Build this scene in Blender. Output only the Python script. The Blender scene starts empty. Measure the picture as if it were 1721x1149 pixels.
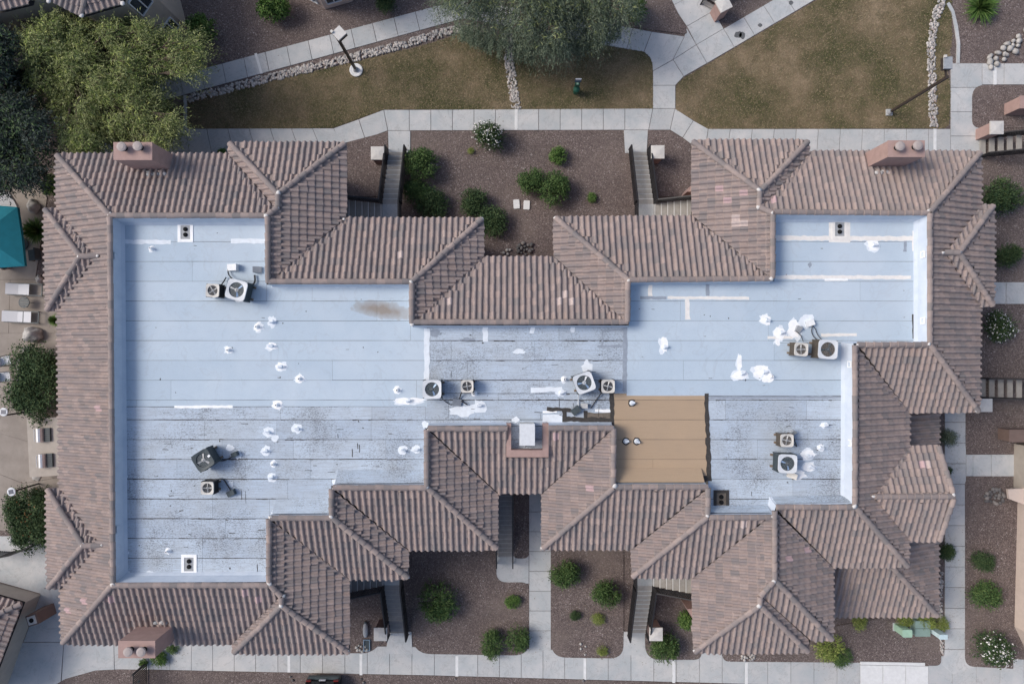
import bpy, bmesh, math, random
import numpy as np
from mathutils import Vector, Matrix

# ------------------------------------------------------------------ camera, sky, sun, exposure
H = 37.5          # camera height above the ground, metres
K = 1147.0        # focal length in pixels of the 1721 x 1149 photograph
CX, CY = 860.5, 574.5
scn = bpy.context.scene
col = scn.collection
cam_d = bpy.data.cameras.new('camera')
cam_d.sensor_width = 36.0
cam_d.lens = 36.0 * K / 1721.0
cam_d.clip_end = 500.0
cam = bpy.data.objects.new('camera', cam_d)
cam.location = (0, 0, H)
col.objects.link(cam)
scn.camera = cam

SUN_EL, SUN_N = 45.0, 14.0     # elevation; degrees north of due west
world = bpy.data.worlds.new('World')
scn.world = world
world.use_nodes = True
wn = world.node_tree.nodes
sky = wn.new('ShaderNodeTexSky')
sky.sky_type = 'NISHITA'
sky.sun_disc = False
sky.sun_elevation = math.radians(SUN_EL)
sky.sun_rotation = math.radians(270 + SUN_N)
sky.air_density = 0.85
sky.dust_density = 2.5
sky.ozone_density = 0.6
bg = wn['Background']
bg.inputs['Strength'].default_value = 0.115
world.node_tree.links.new(sky.outputs['Color'], bg.inputs['Color'])
sd = bpy.data.lights.new('sun', 'SUN')
sd.energy = 1.5
sd.angle = math.radians(24)
sd.color = (1.0, 0.95, 0.88)
sun = bpy.data.objects.new('sun', sd)
_e, _n = math.radians(SUN_EL), math.radians(SUN_N)
sdir = Vector((-math.cos(_e) * math.cos(_n), math.cos(_e) * math.sin(_n), math.sin(_e)))
sun.rotation_euler = (-sdir).to_track_quat('-Z', 'Y').to_euler()
sun.location = sdir * 60
col.objects.link(sun)
scn.view_settings.view_transform = 'Standard'
scn.view_settings.look = 'None'
scn.view_settings.gamma = 1.0
scn.view_settings.use_curve_mapping = False
scn.view_settings.exposure = 0.5

R = random.Random(7)

# ------------------------------------------------------------------ helpers
def at(px, py, z=0.0):
    """point at height z that the photograph shows at pixel (px, py)"""
    s = (H - z) / K
    return Vector(((px - CX) * s, (CY - py) * s, z))

XF = {}           # object -> (location, rotation about z, scale) of the thing it belongs to

def tag(o, label=None, cat=None, group=None, kind=None):
    if label: o['label'] = label
    if cat: o['category'] = cat
    if group: o['group'] = group
    if kind: o['kind'] = kind
    return o

def thing(name, label, cat, loc=(0, 0, 0), rz=0.0, group=None):
    o = bpy.data.objects.new(name, None)
    o.empty_display_size = 0.2
    o.location = loc
    o.rotation_euler = (0, 0, rz)
    col.objects.link(o)
    XF[o] = (Vector(loc), rz)
    return tag(o, label, cat, group)

def w2l(p, parent):
    loc, rz = XF.get(parent, (Vector((0, 0, 0)), 0.0))
    q = Vector(p) - loc
    c, s = math.cos(-rz), math.sin(-rz)
    return (c * q.x - s * q.y, s * q.x + c * q.y, q.z)

def rot2(x, y, a):
    c, s = math.cos(a), math.sin(a)
    return (c * x - s * y, s * x + c * y)

class MB:
    def __init__(self):
        self.v, self.f, self.m = [], [], []
    def add(self, vs, fs, mi=0):
        b = len(self.v)
        self.v += [tuple(p) for p in vs]
        for f in fs:
            self.f.append([i + b for i in f]); self.m.append(mi)
        return self
    def box(self, c, s, rz=0.0, mi=0, top=1.0):
        hx, hy, hz = s[0] / 2, s[1] / 2, s[2] / 2
        vs = []
        for z, k in ((-hz, 1.0), (hz, top)):
            for x, y in ((-hx, -hy), (hx, -hy), (hx, hy), (-hx, hy)):
                a = rot2(x * k, y * k, rz)
                vs.append((c[0] + a[0], c[1] + a[1], c[2] + z))
        return self.add(vs, [(3, 2, 1, 0), (4, 5, 6, 7), (0, 1, 5, 4), (1, 2, 6, 5), (2, 3, 7, 6), (3, 0, 4, 7)], mi)
    def prism(self, poly, z0, z1, mi=0, bev=0.0):
        poly = [(p[0], p[1]) for p in poly]
        ar = sum(poly[i - 1][0] * poly[i][1] - poly[i][0] * poly[i - 1][1] for i in range(len(poly)))
        if ar < 0: poly = poly[::-1]
        n = len(poly)
        vs = [(x, y, z0) for x, y in poly] + [(x, y, z1) for x, y in poly]
        fs = [tuple(range(n))[::-1], tuple(range(n, 2 * n))]
        fs += [(i, (i + 1) % n, n + (i + 1) % n, n + i) for i in range(n)]
        return self.add(vs, fs, mi)
    def cyl(self, p, q, r0, r1=None, n=8, mi=0, caps=True):
        p, q = Vector(p), Vector(q)
        r1 = r0 if r1 is None else r1
        d = (q - p).normalized()
        a = d.orthogonal().normalized(); b = d.cross(a)
        vs = []
        for c, r in ((p, r0), (q, r1)):
            for i in range(n):
                t = 2 * math.pi * i / n
                vs.append(c + (a * math.cos(t) + b * math.sin(t)) * r)
        fs = [(i, (i + 1) % n, n + (i + 1) % n, n + i) for i in range(n)]
        if caps: fs += [tuple(range(n))[::-1], tuple(range(n, 2 * n))]
        return self.add(vs, fs, mi)
    def tube(self, pts, r, n=6, mi=0):
        for a, b in zip(pts[:-1], pts[1:]):
            if (Vector(a) - Vector(b)).length > 1e-4: self.cyl(a, b, r, r, n, mi)
        return self
    def bar(self, p, q, w, h, mi=0):
        """rectangular bar between two points, w across, h up"""
        p, q = Vector(p), Vector(q)
        d = (q - p)
        hd = Vector((d.x, d.y, 0))
        side = Vector((-hd.y, hd.x, 0)).normalized() if hd.length > 1e-5 else Vector((1, 0, 0))
        up = d.cross(side).normalized() if hd.length < 1e-5 else Vector((0, 0, 1))
        vs = [e + side * sx * w / 2 + up * sz * h / 2 for e in (p, q) for sx, sz in ((-1, -1), (1, -1), (1, 1), (-1, 1))]
        return self.add(vs, [(3, 2, 1, 0), (4, 5, 6, 7), (0, 1, 5, 4), (1, 2, 6, 5), (2, 3, 7, 6), (3, 0, 4, 7)], mi)
    def lathe(self, prof, c=(0, 0, 0), n=16, mi=0):
        vs = []
        for r, z in prof:
            for i in range(n):
                t = 2 * math.pi * i / n
                vs.append((c[0] + r * math.cos(t), c[1] + r * math.sin(t), c[2] + z))
        fs = []
        for j in range(len(prof) - 1):
            for i in range(n):
                fs.append((j * n + i, j * n + (i + 1) % n, (j + 1) * n + (i + 1) % n, (j + 1) * n + i))
        fs += [tuple(range(n))[::-1], tuple(range((len(prof) - 1) * n, len(prof) * n))]
        return self.add(vs, fs, mi)
    def mesh(self, name, mats, parent=None, smooth=False):
        vs = self.v if parent is None else [w2l(p, parent) for p in self.v]
        me = bpy.data.meshes.new(name)
        me.from_pydata(vs, [], self.f)
        for m in (mats if isinstance(mats, (list, tuple)) else [mats]): me.materials.append(m)
        if max(self.m, default=0) > 0: me.polygons.foreach_set('material_index', self.m)
        if smooth: me.polygons.foreach_set('use_smooth', [True] * len(self.f))
        me.update()
        return me
    def build(self, name, mats, parent=None, smooth=False, kind=None, local=False):
        me = self.mesh(name, mats, None if local else parent, smooth)
        return link(name, me, parent, kind)

def link(name, me, parent=None, kind=None, mw=None):
    o = bpy.data.objects.new(name, me)
    col.objects.link(o)
    if parent is not None:
        o.parent = parent
        if parent in XF: XF[o] = XF[parent]
    if mw is not None: o.matrix_local = mw
    if kind: o['kind'] = kind
    return o

KIDS = {}
def copy_tree(o, loc, rz=0.0, sc=1.0, label=None, cat=None, group=None, parent=None):
    c = o.copy(); col.objects.link(c)
    c.parent = parent
    if parent is None:
        c.location = loc; c.rotation_euler = (0, 0, rz)
        c.scale = (sc, sc, sc) if not isinstance(sc, (tuple, list)) else sc
        tag(c, label, cat, group)
    for ch in [x for x in o.children]:
        copy_tree(ch, None, parent=c)
    return c

# ------------------------------------------------------------------ materials
class NT:
    def __init__(self, name):
        self.mat = bpy.data.materials.new(name)
        self.mat.use_nodes = True
        self.t = self.mat.node_tree
        self.b = self.t.nodes['Principled BSDF']
        self.pos = None
    def n(self, typ, **kw):
        nd = self.t.nodes.new(typ)
        for k, v in kw.items(): setattr(nd, k, v)
        return nd
    def l(self, a, b): self.t.links.new(a, b)
    def P(self):
        if self.pos is None: self.pos = self.n('ShaderNodeNewGeometry')
        return self.pos.outputs['Position']
    def noise(self, scale, detail=3, rough=.55, vec=None, stretch=None, dist=0.0):
        nd = self.n('ShaderNodeTexNoise')
        nd.inputs['Scale'].default_value = scale
        nd.inputs['Detail'].default_value = detail
        nd.inputs['Roughness'].default_value = rough
        nd.inputs['Distortion'].default_value = dist
        v = vec or self.P()
        if stretch:
            mp = self.n('ShaderNodeMapping'); mp.inputs['Scale'].default_value = stretch
            self.l(v, mp.inputs['Vector']); v = mp.outputs['Vector']
        self.l(v, nd.inputs['Vector'])
        return nd.outputs['Fac']
    def voro(self, scale, out='Color', feature='F1'):
        nd = self.n('ShaderNodeTexVoronoi', feature=feature)
        nd.inputs['Scale'].default_value = scale
        self.l(self.P(), nd.inputs['Vector'])
        return nd.outputs[out]
    def ramp(self, fac, stops, interp='LINEAR'):
        nd = self.n('ShaderNodeValToRGB')
        nd.color_ramp.interpolation = interp
        e = nd.color_ramp.elements
        while len(e) < len(stops): e.new(0.5)
        for el, (p, c) in zip(e, stops):
            el.position = p
            el.color = (c, c, c, 1) if isinstance(c, (int, float)) else (c[0], c[1], c[2], 1)
        self.l(fac, nd.inputs['Fac'])
        return nd.outputs['Color']
    def mix(self, fac, a, b, mode='MIX'):
        nd = self.n('ShaderNodeMix', data_type='RGBA', blend_type=mode)
        for i, x in ((0, fac), (6, a), (7, b)):
            if isinstance(x, (int, float)): nd.inputs[i].default_value = x if i == 0 else (x, x, x, 1)
            elif isinstance(x, (tuple, list)): nd.inputs[i].default_value = (x[0], x[1], x[2], 1)
            else: self.l(x, nd.inputs[i])
        return nd.outputs[2]
    def math(self, op, a, b=0.0, c=None):
        nd = self.n('ShaderNodeMath', operation=op)
        for i, x in enumerate((a, b) if c is None else (a, b, c)):
            if isinstance(x, (int, float)): nd.inputs[i].default_value = x
            else: self.l(x, nd.inputs[i])
        return nd.outputs[0]
    def rnd(self):
        g = self.n('ShaderNodeNewGeometry'); o = self.n('ShaderNodeObjectInfo')
        return self.math('FRACT', self.math('ADD', g.outputs['Random Per Island'], o.outputs['Random']))
    def bump(self, h, strength=.3, dist=.01):
        nd = self.n('ShaderNodeBump')
        nd.inputs['Strength'].default_value = strength
        nd.inputs['Distance'].default_value = dist
        self.l(h, nd.inputs['Height']); self.l(nd.outputs['Normal'], self.b.inputs['Normal'])
    def done(self, colr, rough=.85, spec=.25, metal=0.0):
        if isinstance(colr, (tuple, list)): self.b.inputs['Base Color'].default_value = (*colr[:3], 1)
        else: self.l(colr, self.b.inputs['Base Color'])
        if isinstance(rough, (int, float)): self.b.inputs['Roughness'].default_value = rough
        else: self.l(rough, self.b.inputs['Roughness'])
        self.b.inputs['Specular IOR Level'].default_value = spec
        self.b.inputs['Metallic'].default_value = metal
        return self.mat

def plain(name, c, rough=.8, var=.18, scale=6.0, spec=.25, metal=0.0, bump=0.0):
    t = NT(name)
    f = t.noise(scale, 5, .65)
    lo = tuple(x * (1 - var) for x in c); hi = tuple(min(1, x * (1 + var)) for x in c)
    cc = t.ramp(f, [(.25, lo), (.75, hi)])
    if bump: t.bump(t.noise(scale * 8, 3), bump, .01)
    return t.done(cc, rough, spec, metal)

MAT = {}
def mats():
    # clay-coloured concrete roof tile: every tile its own blend, flashed darker in streaks
    for nm, stops in (('tile', [(0, (.408, .323, .291)), (.14, (.365, .286, .258)), (.30, (.331, .264, .242)), (.46, (.302, .248, .233)), (.60, (.269, .231, .223)), (.72, (.379, .295, .264)), (.84, (.226, .205, .202)), (.92, (.350, .268, .237)), (1, (.252, .219, .211))]),
                      ('cap_tile', [(0, (.403, .320, .286)), (.35, (.326, .264, .242)), (.7, (.278, .234, .221)), (1, (.226, .205, .199))])):
        t = NT(nm)
        r = t.rnd()
        base = t.ramp(r, stops)
        off = t.n('ShaderNodeVectorMath', operation='ADD'); cmb = t.n('ShaderNodeCombineXYZ')
        for k in (0, 1, 2): t.l(t.math('MULTIPLY', r, 37.0 + 11 * k), cmb.inputs[k])
        t.l(t.P(), off.inputs[0]); t.l(cmb.outputs[0], off.inputs[1])
        st = t.noise(4.2, 4, .6, vec=off.outputs[0])                 # each tile flashed on its own
        base = t.mix(t.ramp(st, [(.46, 0.0), (.64, .48)]), base, (.226, .203, .200))
        big = t.noise(.35, 3)
        base = t.mix(t.ramp(big, [(.3, .0), (.7, .18)]), base, (.384, .325, .306))
        fine = t.noise(60, 3, .7)
        base = t.mix(.55, base, t.ramp(fine, [(.3, .62), (.7, 1.25)]), 'MULTIPLY')
        t.bump(t.noise(90, 2), .25, .004)
        MAT[nm] = t.done(base, .9, .2)
    MAT['pink_tile'] = plain('pink_tile', (.50, .36, .36), .9, .12, 9)
    MAT['pale_tile'] = plain('pale_tile', (.52, .43, .40), .9, .12, 9)
    MAT['mortar'] = plain('mortar', (.64, .62, .60), .85, .12, 20)
    MAT['underlay'] = plain('underlay', (.045, .04, .038), .95, .2, 6)
    # coated flat roof
    t = NT('coated_sheet')
    o = t.n('ShaderNodeObjectInfo').outputs['Random']
    c = t.ramp(o, [(0, (.465, .555, .639)), (.5, (.494, .585, .668)), (1, (.524, .610, .687))])
    c = t.mix(t.ramp(t.noise(1.1, 6, .68), [(.35, .0), (.68, .5)]), c, (.425, .520, .619))
    c = t.mix(t.ramp(t.noise(9, 4, .7, stretch=(.35, 5, 1)), [(.45, .0), (.8, .30)]), c, (.396, .470, .546))
    sp = t.ramp(t.noise(5.5, 5, .75, stretch=(1, 1.6, 1)), [(.73, 0.0), (.76, .8)])
    c = t.mix(sp, c, (.159, .170, .185))
    fine = t.noise(75, 2, .7)
    c = t.mix(.35, c, t.ramp(fine, [(.3, .72), (.7, 1.18)]), 'MULTIPLY')
    wm = t.noise(.55, 4, .55, dist=.6)
    c = t.mix(t.ramp(wm, [(.46, 0.), (.478, .30), (.487, .0), (.56, .0), (.566, .22), (.572, 0.)]), c, (.36, .40, .45))
    c = t.mix(t.ramp(t.noise(.22, 4, .6), [(.45, 0.), (.7, .45)]), c, (.60, .66, .72))
    # the brown silt ring left by a puddle against the north parapet
    sx = t.n('ShaderNodeSeparateXYZ'); t.l(t.P(), sx.inputs[0])
    pc = at(645, 521, 5.56)
    dx = t.math('DIVIDE', t.math('SUBTRACT', sx.outputs[0], pc.x), 1.45)
    dy = t.math('DIVIDE', t.math('ADD', t.math('SUBTRACT', sx.outputs[1], pc.y), t.math('MULTIPLY', t.math('SUBTRACT', sx.outputs[0], pc.x), .13)), .44)
    dd = t.math('SQRT', t.math('ADD', t.math('MULTIPLY', dx, dx), t.math('MULTIPLY', dy, dy)))
    dd = t.math('ADD', dd, t.math('MULTIPLY', t.math('SUBTRACT', t.noise(2.2, 4), .5), 1.1))
    c = t.mix(t.ramp(dd, [(.25, .85), (.62, .55), (.95, .28), (1.05, .0)]), c, (.27, .215, .165))
    t.bump(fine, .12, .004)
    MAT['coated_sheet'] = t.done(c, .75, .3)
    t = NT('weathered_sheet')
    o = t.n('ShaderNodeObjectInfo').outputs['Random']
    c = t.ramp(o, [(0, (.461, .544, .646)), (.5, (.515, .601, .704)), (1, (.559, .646, .743))])
    c = t.mix(t.ramp(t.noise(.8, 5, .65), [(.4, .0), (.68, .5)]), c, (.438, .467, .493))
    c = t.mix(t.ramp(t.noise(5, 6, .78, stretch=(.25, 5.5, 1)), [(.45, .0), (.70, .72)]), c, (.307, .337, .380))
    den = t.noise(.5, 3, .6)                                   # bare granules show where the coat has flaked
    spk = t.noise(19, 5, .85, stretch=(.7, 1.4, 1))
    sp = t.ramp(t.math('ADD', spk, t.math('MULTIPLY', den, .38)), [(.722, 0.0), (.80, .70)])
    c = t.mix(sp, c, (.110, .107, .113))
    fine = t.noise(70, 2, .7)
    c = t.mix(.5, c, t.ramp(fine, [(.3, .65), (.7, 1.2)]), 'MULTIPLY')
    t.bump(fine, .2, .005)
    MAT['weathered_sheet'] = t.done(c, .85, .25)
    t = NT('tan_sheet')
    o = t.n('ShaderNodeObjectInfo').outputs['Random']
    c = t.ramp(o, [(0, (.423, .311, .213)), (1, (.476, .353, .243))])
    c = t.mix(t.ramp(t.noise(1.3, 5, .6), [(.35, .0), (.75, .4)]), c, (.380, .292, .213))
    c = t.mix(t.ramp(t.noise(6, 4, .7, stretch=(.2, 4, 1)), [(.5, .0), (.8, .35)]), c, (.317, .235, .158))
    fine = t.noise(70, 2, .7)
    c = t.mix(.4, c, t.ramp(fine, [(.3, .72), (.7, 1.18)]), 'MULTIPLY')
    t.bump(fine, .15, .004)
    MAT['tan_sheet'] = t.done(c, .85, .2)
    t = NT('parapet_coat')
    c = t.ramp(t.noise(1.6, 5, .65), [(.3, (.496, .560, .646)), (.7, (.607, .658, .728))])
    c = t.mix(t.ramp(t.noise(4, 4, .7), [(.6, 0.), (.75, .35)]), c, (.385, .413, .463))
    t.bump(t.noise(14, 3), .2, .01)
    MAT['parapet_coat'] = t.done(c, .7, .3)
    MAT['sealant'] = plain('sealant', (.90, .91, .92), .6, .10, 5, .35, bump=.15)
    MAT['old_sealant'] = plain('old_sealant', (.74, .79, .84), .7, .10, 5, .3, bump=.15)
    MAT['cream_sealant'] = plain('cream_sealant', (.80, .77, .73), .7, .10, 5, .3, bump=.15)
    MAT['grey_patch'] = plain('grey_patch', (.30, .34, .40), .8, .15, 6, .3)
    MAT['tar'] = plain('tar', (.055, .050, .047), .75, .35, 9, .3, bump=.3)
    MAT['damp_stain'] = plain('damp_stain', (.13, .135, .14), .8, .3, 8)
    MAT['brown_patch'] = plain('brown_patch', (.17, .145, .12), .85, .35, 6)
    # ground
    t = NT('gravel')
    v = t.voro(27)
    g = t.n('ShaderNodeSeparateColor'); t.l(v, g.inputs[0])
    c = t.ramp(g.outputs[0], [(0, (.085, .067, .061)), (.3, (.131, .103, .096)), (.65, (.183, .144, .135)), (.92, (.237, .192, .176)), (.98, (.342, .293, .271)), (1, (.503, .455, .430))])
    c = t.mix(t.ramp(t.noise(.55, 5, .65), [(.35, 0.), (.7, .5)]), c, (.113, .091, .084))
    c = t.mix(t.ramp(t.noise(.23, 4, .6), [(.50, 0.), (.68, .45)]), c, (.227, .184, .159))
    c = t.mix(.4, c, t.ramp(t.noise(3.5, 5, .8), [(.3, .7), (.7, 1.28)]), 'MULTIPLY')
    t.bump(t.voro(27, 'Distance'), .5, .03)
    MAT['gravel'] = t.done(c, .95, .15)
    t = NT('lawn_soil')
    c = t.ramp(t.noise(.36, 5, .62), [(.36, (.082, .078, .041)), (.45, (.128, .108, .063)), (.56, (.188, .143, .089)), (.70, (.314, .240, .160))])
    c = t.mix(.85, c, t.ramp(t.noise(24, 5, .85), [(.3, .4), (.7, 1.55)]), 'MULTIPLY')
    c = t.mix(t.ramp(t.noise(1.7, 5, .72), [(.50, .0), (.66, .6)]), c, (.080, .078, .045))
    t.bump(t.noise(40, 3), .5, .03)
    MAT['lawn_soil'] = t.done(c, .95, .1)
    t = NT('grass_blade')
    c = t.ramp(t.rnd(), [(0, (.068, .081, .032)), (.4, (.120, .124, .056)), (.7, (.205, .167, .095)), (1, (.342, .270, .178))])
    c = t.mix(t.ramp(t.noise(.36, 5, .62), [(.42, .0), (.70, .85)]), c, (.331, .257, .173))
    MAT['grass_blade'] = t.done(c, .9, .1)
    t = NT('concrete')
    o = t.n('ShaderNodeObjectInfo').outputs['Random']
    c = t.ramp(o, [(0, (.492, .489, .485)), (.5, (.540, .539, .534)), (1, (.589, .579, .569))])
    c = t.mix(t.ramp(t.noise(1.0, 5, .65), [(.35, 0.), (.66, .75)]), c, (.398, .434, .449))
    c = t.mix(t.ramp(t.noise(.35, 3, .6), [(.52, 0.), (.7, .35)]), c, (.629, .593, .548))
    st = t.noise(2.3, 6, .72)
    c = t.mix(t.ramp(st, [(.60, 0.), (.70, .45)]), c, (.27, .265, .26))
    c = t.mix(t.ramp(t.noise(.5, 5, .7, dist=1.0), [(.485, 0.), (.5, .35), (.515, 0.)]), c, (.28, .275, .27))
    c = t.mix(.4, c, t.ramp(t.noise(45, 3, .7), [(.3, .72), (.7, 1.22)]), 'MULTIPLY')
    MAT['concrete'] = t.done(c, .88, .2)
    MAT['pale_concrete'] = plain('pale_concrete', (.713, .712, .702), .85, .1, 4)
    t = NT('patio')
    c = t.ramp(t.noise(.9, 5, .6), [(.3, (.26, .225, .195)), (.7, (.36, .315, .275))])
    c = t.mix(.35, c, t.ramp(t.noise(40, 3, .7), [(.3, .72), (.7, 1.2)]), 'MULTIPLY')
    MAT['patio'] = t.done(c, .88, .2)
    t = NT('river_stone')
    c = t.ramp(t.rnd(), [(0, (.284, .263, .250)), (.5, (.459, .432, .405)), (.85, (.594, .553, .513)), (1, (.405, .324, .297))])
    c = t.mix(.5, c, t.ramp(t.noise(25, 3), [(.3, .7), (.7, 1.2)]), 'MULTIPLY')
    MAT['river_stone'] = t.done(c, .85, .25)
    t = NT('dark_stone')
    c = t.ramp(t.rnd(), [(0, (.11, .105, .105)), (.6, (.19, .18, .175)), (1, (.29, .26, .24))])
    MAT['dark_stone'] = t.done(t.mix(.5, c, t.ramp(t.noise(25, 3), [(.3, .7), (.7, 1.2)]), 'MULTIPLY'), .85, .25)
    MAT['boulder'] = plain('boulder', (.42, .40, .375), .9, .35, 4, bump=.5)
    # walls and small things
    MAT['stucco'] = plain('stucco', (.40, .275, .245), .9, .12, 3, bump=.2)
    MAT['tan_stucco'] = plain('tan_stucco', (.42, .375, .325), .9, .10, 3, bump=.2)
    MAT['pale_stucco'] = plain('pale_stucco', (.60, .50, .435), .9, .08, 3, bump=.2)
    MAT['brown_stucco'] = plain('brown_stucco', (.19, .135, .115), .9, .12, 3, bump=.2)
    MAT['cream_cap'] = plain('cream_cap', (.60, .575, .54), .85, .10, 6)
    MAT['flue'] = plain('flue', (.40, .345, .325), .7, .10, 8)
    MAT['dark_hole'] = plain('dark_hole', (.012, .012, .013), .9, .1)
    MAT['black_metal'] = plain('black_metal', (.022, .020, .022), .55, .25, 8, .4)
    MAT['brown_metal'] = plain('brown_metal', (.050, .038, .033), .55, .25, 8, .4)
    MAT['white_metal'] = plain('white_metal', (.66, .68, .70), .5, .10, 7, .4)
    MAT['cream_metal'] = plain('cream_metal', (.62, .59, .54), .55, .12, 7, .4)
    MAT['grey_metal'] = plain('grey_metal', (.33, .345, .365), .5, .2, 7, .4)
    MAT['dark_grey_metal'] = plain('dark_grey_metal', (.050, .066, .074), .5, .25, 7, .4)
    MAT['brown_cabinet'] = plain('brown_cabinet', (.10, .085, .07), .65, .3, 9, .3)
    MAT['steel'] = plain('steel', (.62, .62, .62), .32, .12, 8, .5, .75)
    MAT['fan_blade'] = plain('fan_blade', (.52, .52, .51), .45, .15, 8, .5, .1)
    MAT['fan_blue'] = plain('fan_blue', (.30, .43, .62), .4, .2, 8, .5, .1)
    MAT['copper'] = plain('copper', (.20, .11, .06), .6, .3, 8)
    MAT['teal_cloth'] = plain('teal_cloth', (.012, .16, .21), .85, .12, 3)
    MAT['white_cloth'] = plain('white_cloth', (.70, .70, .71), .85, .06, 30)
    MAT['green_paint'] = plain('green_paint', (.012, .085, .055), .5, .15, 8, .4)
    MAT['mint_paint'] = plain('mint_paint', (.38, .56, .42), .5, .10, 6, .4)
    MAT['sage_paint'] = plain('sage_paint', (.24, .33, .29), .55, .12, 6, .4)
    MAT['aqua_paint'] = plain('aqua_paint', (.55, .68, .71), .5, .08, 6, .4)
    MAT['sign_blue'] = plain('sign_blue', (.03, .09, .16), .5, .1)
    MAT['car_paint'] = plain('car_paint', (.012, .014, .017), .25, .1, 5, .5)
    MAT['plate'] = plain('plate', (.55, .57, .62), .4, .1, 20)
    MAT['red_lamp'] = plain('red_lamp', (.16, .015, .012), .3, .1)
    MAT['wood'] = plain('wood', (.20, .155, .115), .8, .25, 10)
    MAT['tread'] = plain('tread', (.36, .34, .315), .9, .15, 5)
    MAT['tread_dark'] = plain('tread_dark', (.30, .29, .285), .9, .15, 5)
    t = NT('glass')
    MAT['glass'] = t.done((.035, .045, .055), .12, .6)
    t = NT('solar')
    MAT['solar'] = t.done(t.ramp(t.noise(60, 2), [(.4, (.06, .07, .10)), (.6, (.12, .13, .17))]), .3, .5)
    MAT['bark'] = plain('bark', (.105, .080, .062), .95, .3, 12, bump=.5)
    for nm, a, b, c3 in (('leaf_green', (.032, .069, .023), (.072, .132, .042), (.138, .195, .067)),
                         ('leaf_dark', (.024, .054, .025), (.057, .098, .039), (.101, .141, .059)),
                         ('leaf_bright', (.048, .107, .028), (.105, .195, .046), (.194, .277, .087)),
                         ('leaf_yellow', (.106, .160, .038), (.222, .288, .067), (.404, .425, .137)),
                         ('leaf_olive', (.095, .125, .042), (.215, .250, .090), (.40, .42, .20)),
                         ('leaf_grey', (.060, .085, .055), (.120, .155, .100), (.225, .26, .18)),
                         ('leaf_blue', (.018, .028, .024), (.040, .056, .048), (.085, .105, .090)),
                         ('flower', (.60, .58, .55), (.70, .68, .66), (.80, .77, .74)),
                         ('leaf_litter', (.10, .075, .05), (.19, .145, .095), (.30, .24, .17)),
                         ('leaf_orange', (.16, .06, .02), (.24, .10, .04), (.30, .16, .08))):
        t = NT(nm)
        cc = t.ramp(t.rnd(), [(0, a), (.5, b), (1, c3)])
        MAT[nm] = t.done(cc, .75, .2)
mats()

# ------------------------------------------------------------------ ground
def sheet(name, poly, z, mat, kind='structure', parent=None, th=.05):
    mb = MB(); mb.prism([at(x, y, z) for x, y in poly], z - th, z)
    return mb.build(name, mat, parent, kind=kind)

def rounded(poly, rad):
    """px polygon with rounded corners; rad one number or one per corner"""
    out = []; n = len(poly)
    for i, p in enumerate(poly):
        r = rad if isinstance(rad, (int, float)) else rad[i]
        p = Vector((p[0], p[1])); a = Vector(poly[i - 1][:2]) - p; b = Vector(poly[(i + 1) % n][:2]) - p
        if r <= 0: out.append((p.x, p.y)); continue
        r1 = min(r, a.length * .49, b.length * .49)
        p0 = p + a.normalized() * r1; p1 = p + b.normalized() * r1
        for k in range(8):
            t = k / 7
            q = p0 * (1 - t) ** 2 + p * 2 * t * (1 - t) + p1 * t * t
            out.append((q.x, q.y))
    return out

mb = MB(); mb.prism([(-90, -80), (90, -80), (90, 80), (-90, 80)], -.4, 0.0)
ground = mb.build('ground', MAT['gravel'], kind='structure')

LAWNS = {
 'lawn': [(316, 168), (430, 142), (560, 113), (700, 80), (775, 57), (850, 60), (862, 184), (645, 184), (560, 215), (316, 217)],
 'lawn_middle': rounded([(858, 48), (940, 64), (1000, 74), (1082, 88), (1092, 97), (1097, 110), (1097, 183), (858, 184)], 0),
 'lawn_right': rounded([(1372, 1), (1442, -40), (1597, -40), (1600, 60), (1592, 120), (1597, 150), (1595, 216), (1190, 217), (1136, 184), (1136, 144), (1150, 131)], [0, 0, 0, 0, 0, 0, 12, 0, 0, 6, 0]),
}
for k, poly in LAWNS.items():
    sheet('lawn', poly, .03, MAT['lawn_soil'])

def in_poly(x, y, poly):
    r = False; n = len(poly)
    for i in range(n):
        x0, y0 = poly[i - 1][:2]; x1, y1 = poly[i][:2]
        if (y0 > y) != (y1 > y) and x < (x1 - x0) * (y - y0) / (y1 - y0) + x0: r = not r
    return r

def np_mesh(name, verts, faces_n, k, mat, parent=None, kind=None):
    """verts (N*k,3) grouped in faces of k vertices"""
    me = bpy.data.meshes.new(name)
    nv = len(verts)
    me.vertices.add(nv); me.vertices.foreach_set('co', np.asarray(verts, dtype=np.float32).ravel())
    me.loops.add(nv); me.loops.foreach_set('vertex_index', np.arange(nv, dtype=np.int32))
    me.polygons.add(faces_n)
    me.polygons.foreach_set('loop_start', np.arange(0, nv, k, dtype=np.int32))
    me.polygons.foreach_set('loop_total', np.full(faces_n, k, dtype=np.int32))
    me.materials.append(mat)
    me.update(calc_edges=True); me.validate()
    return link(name, me, parent, kind)

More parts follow.
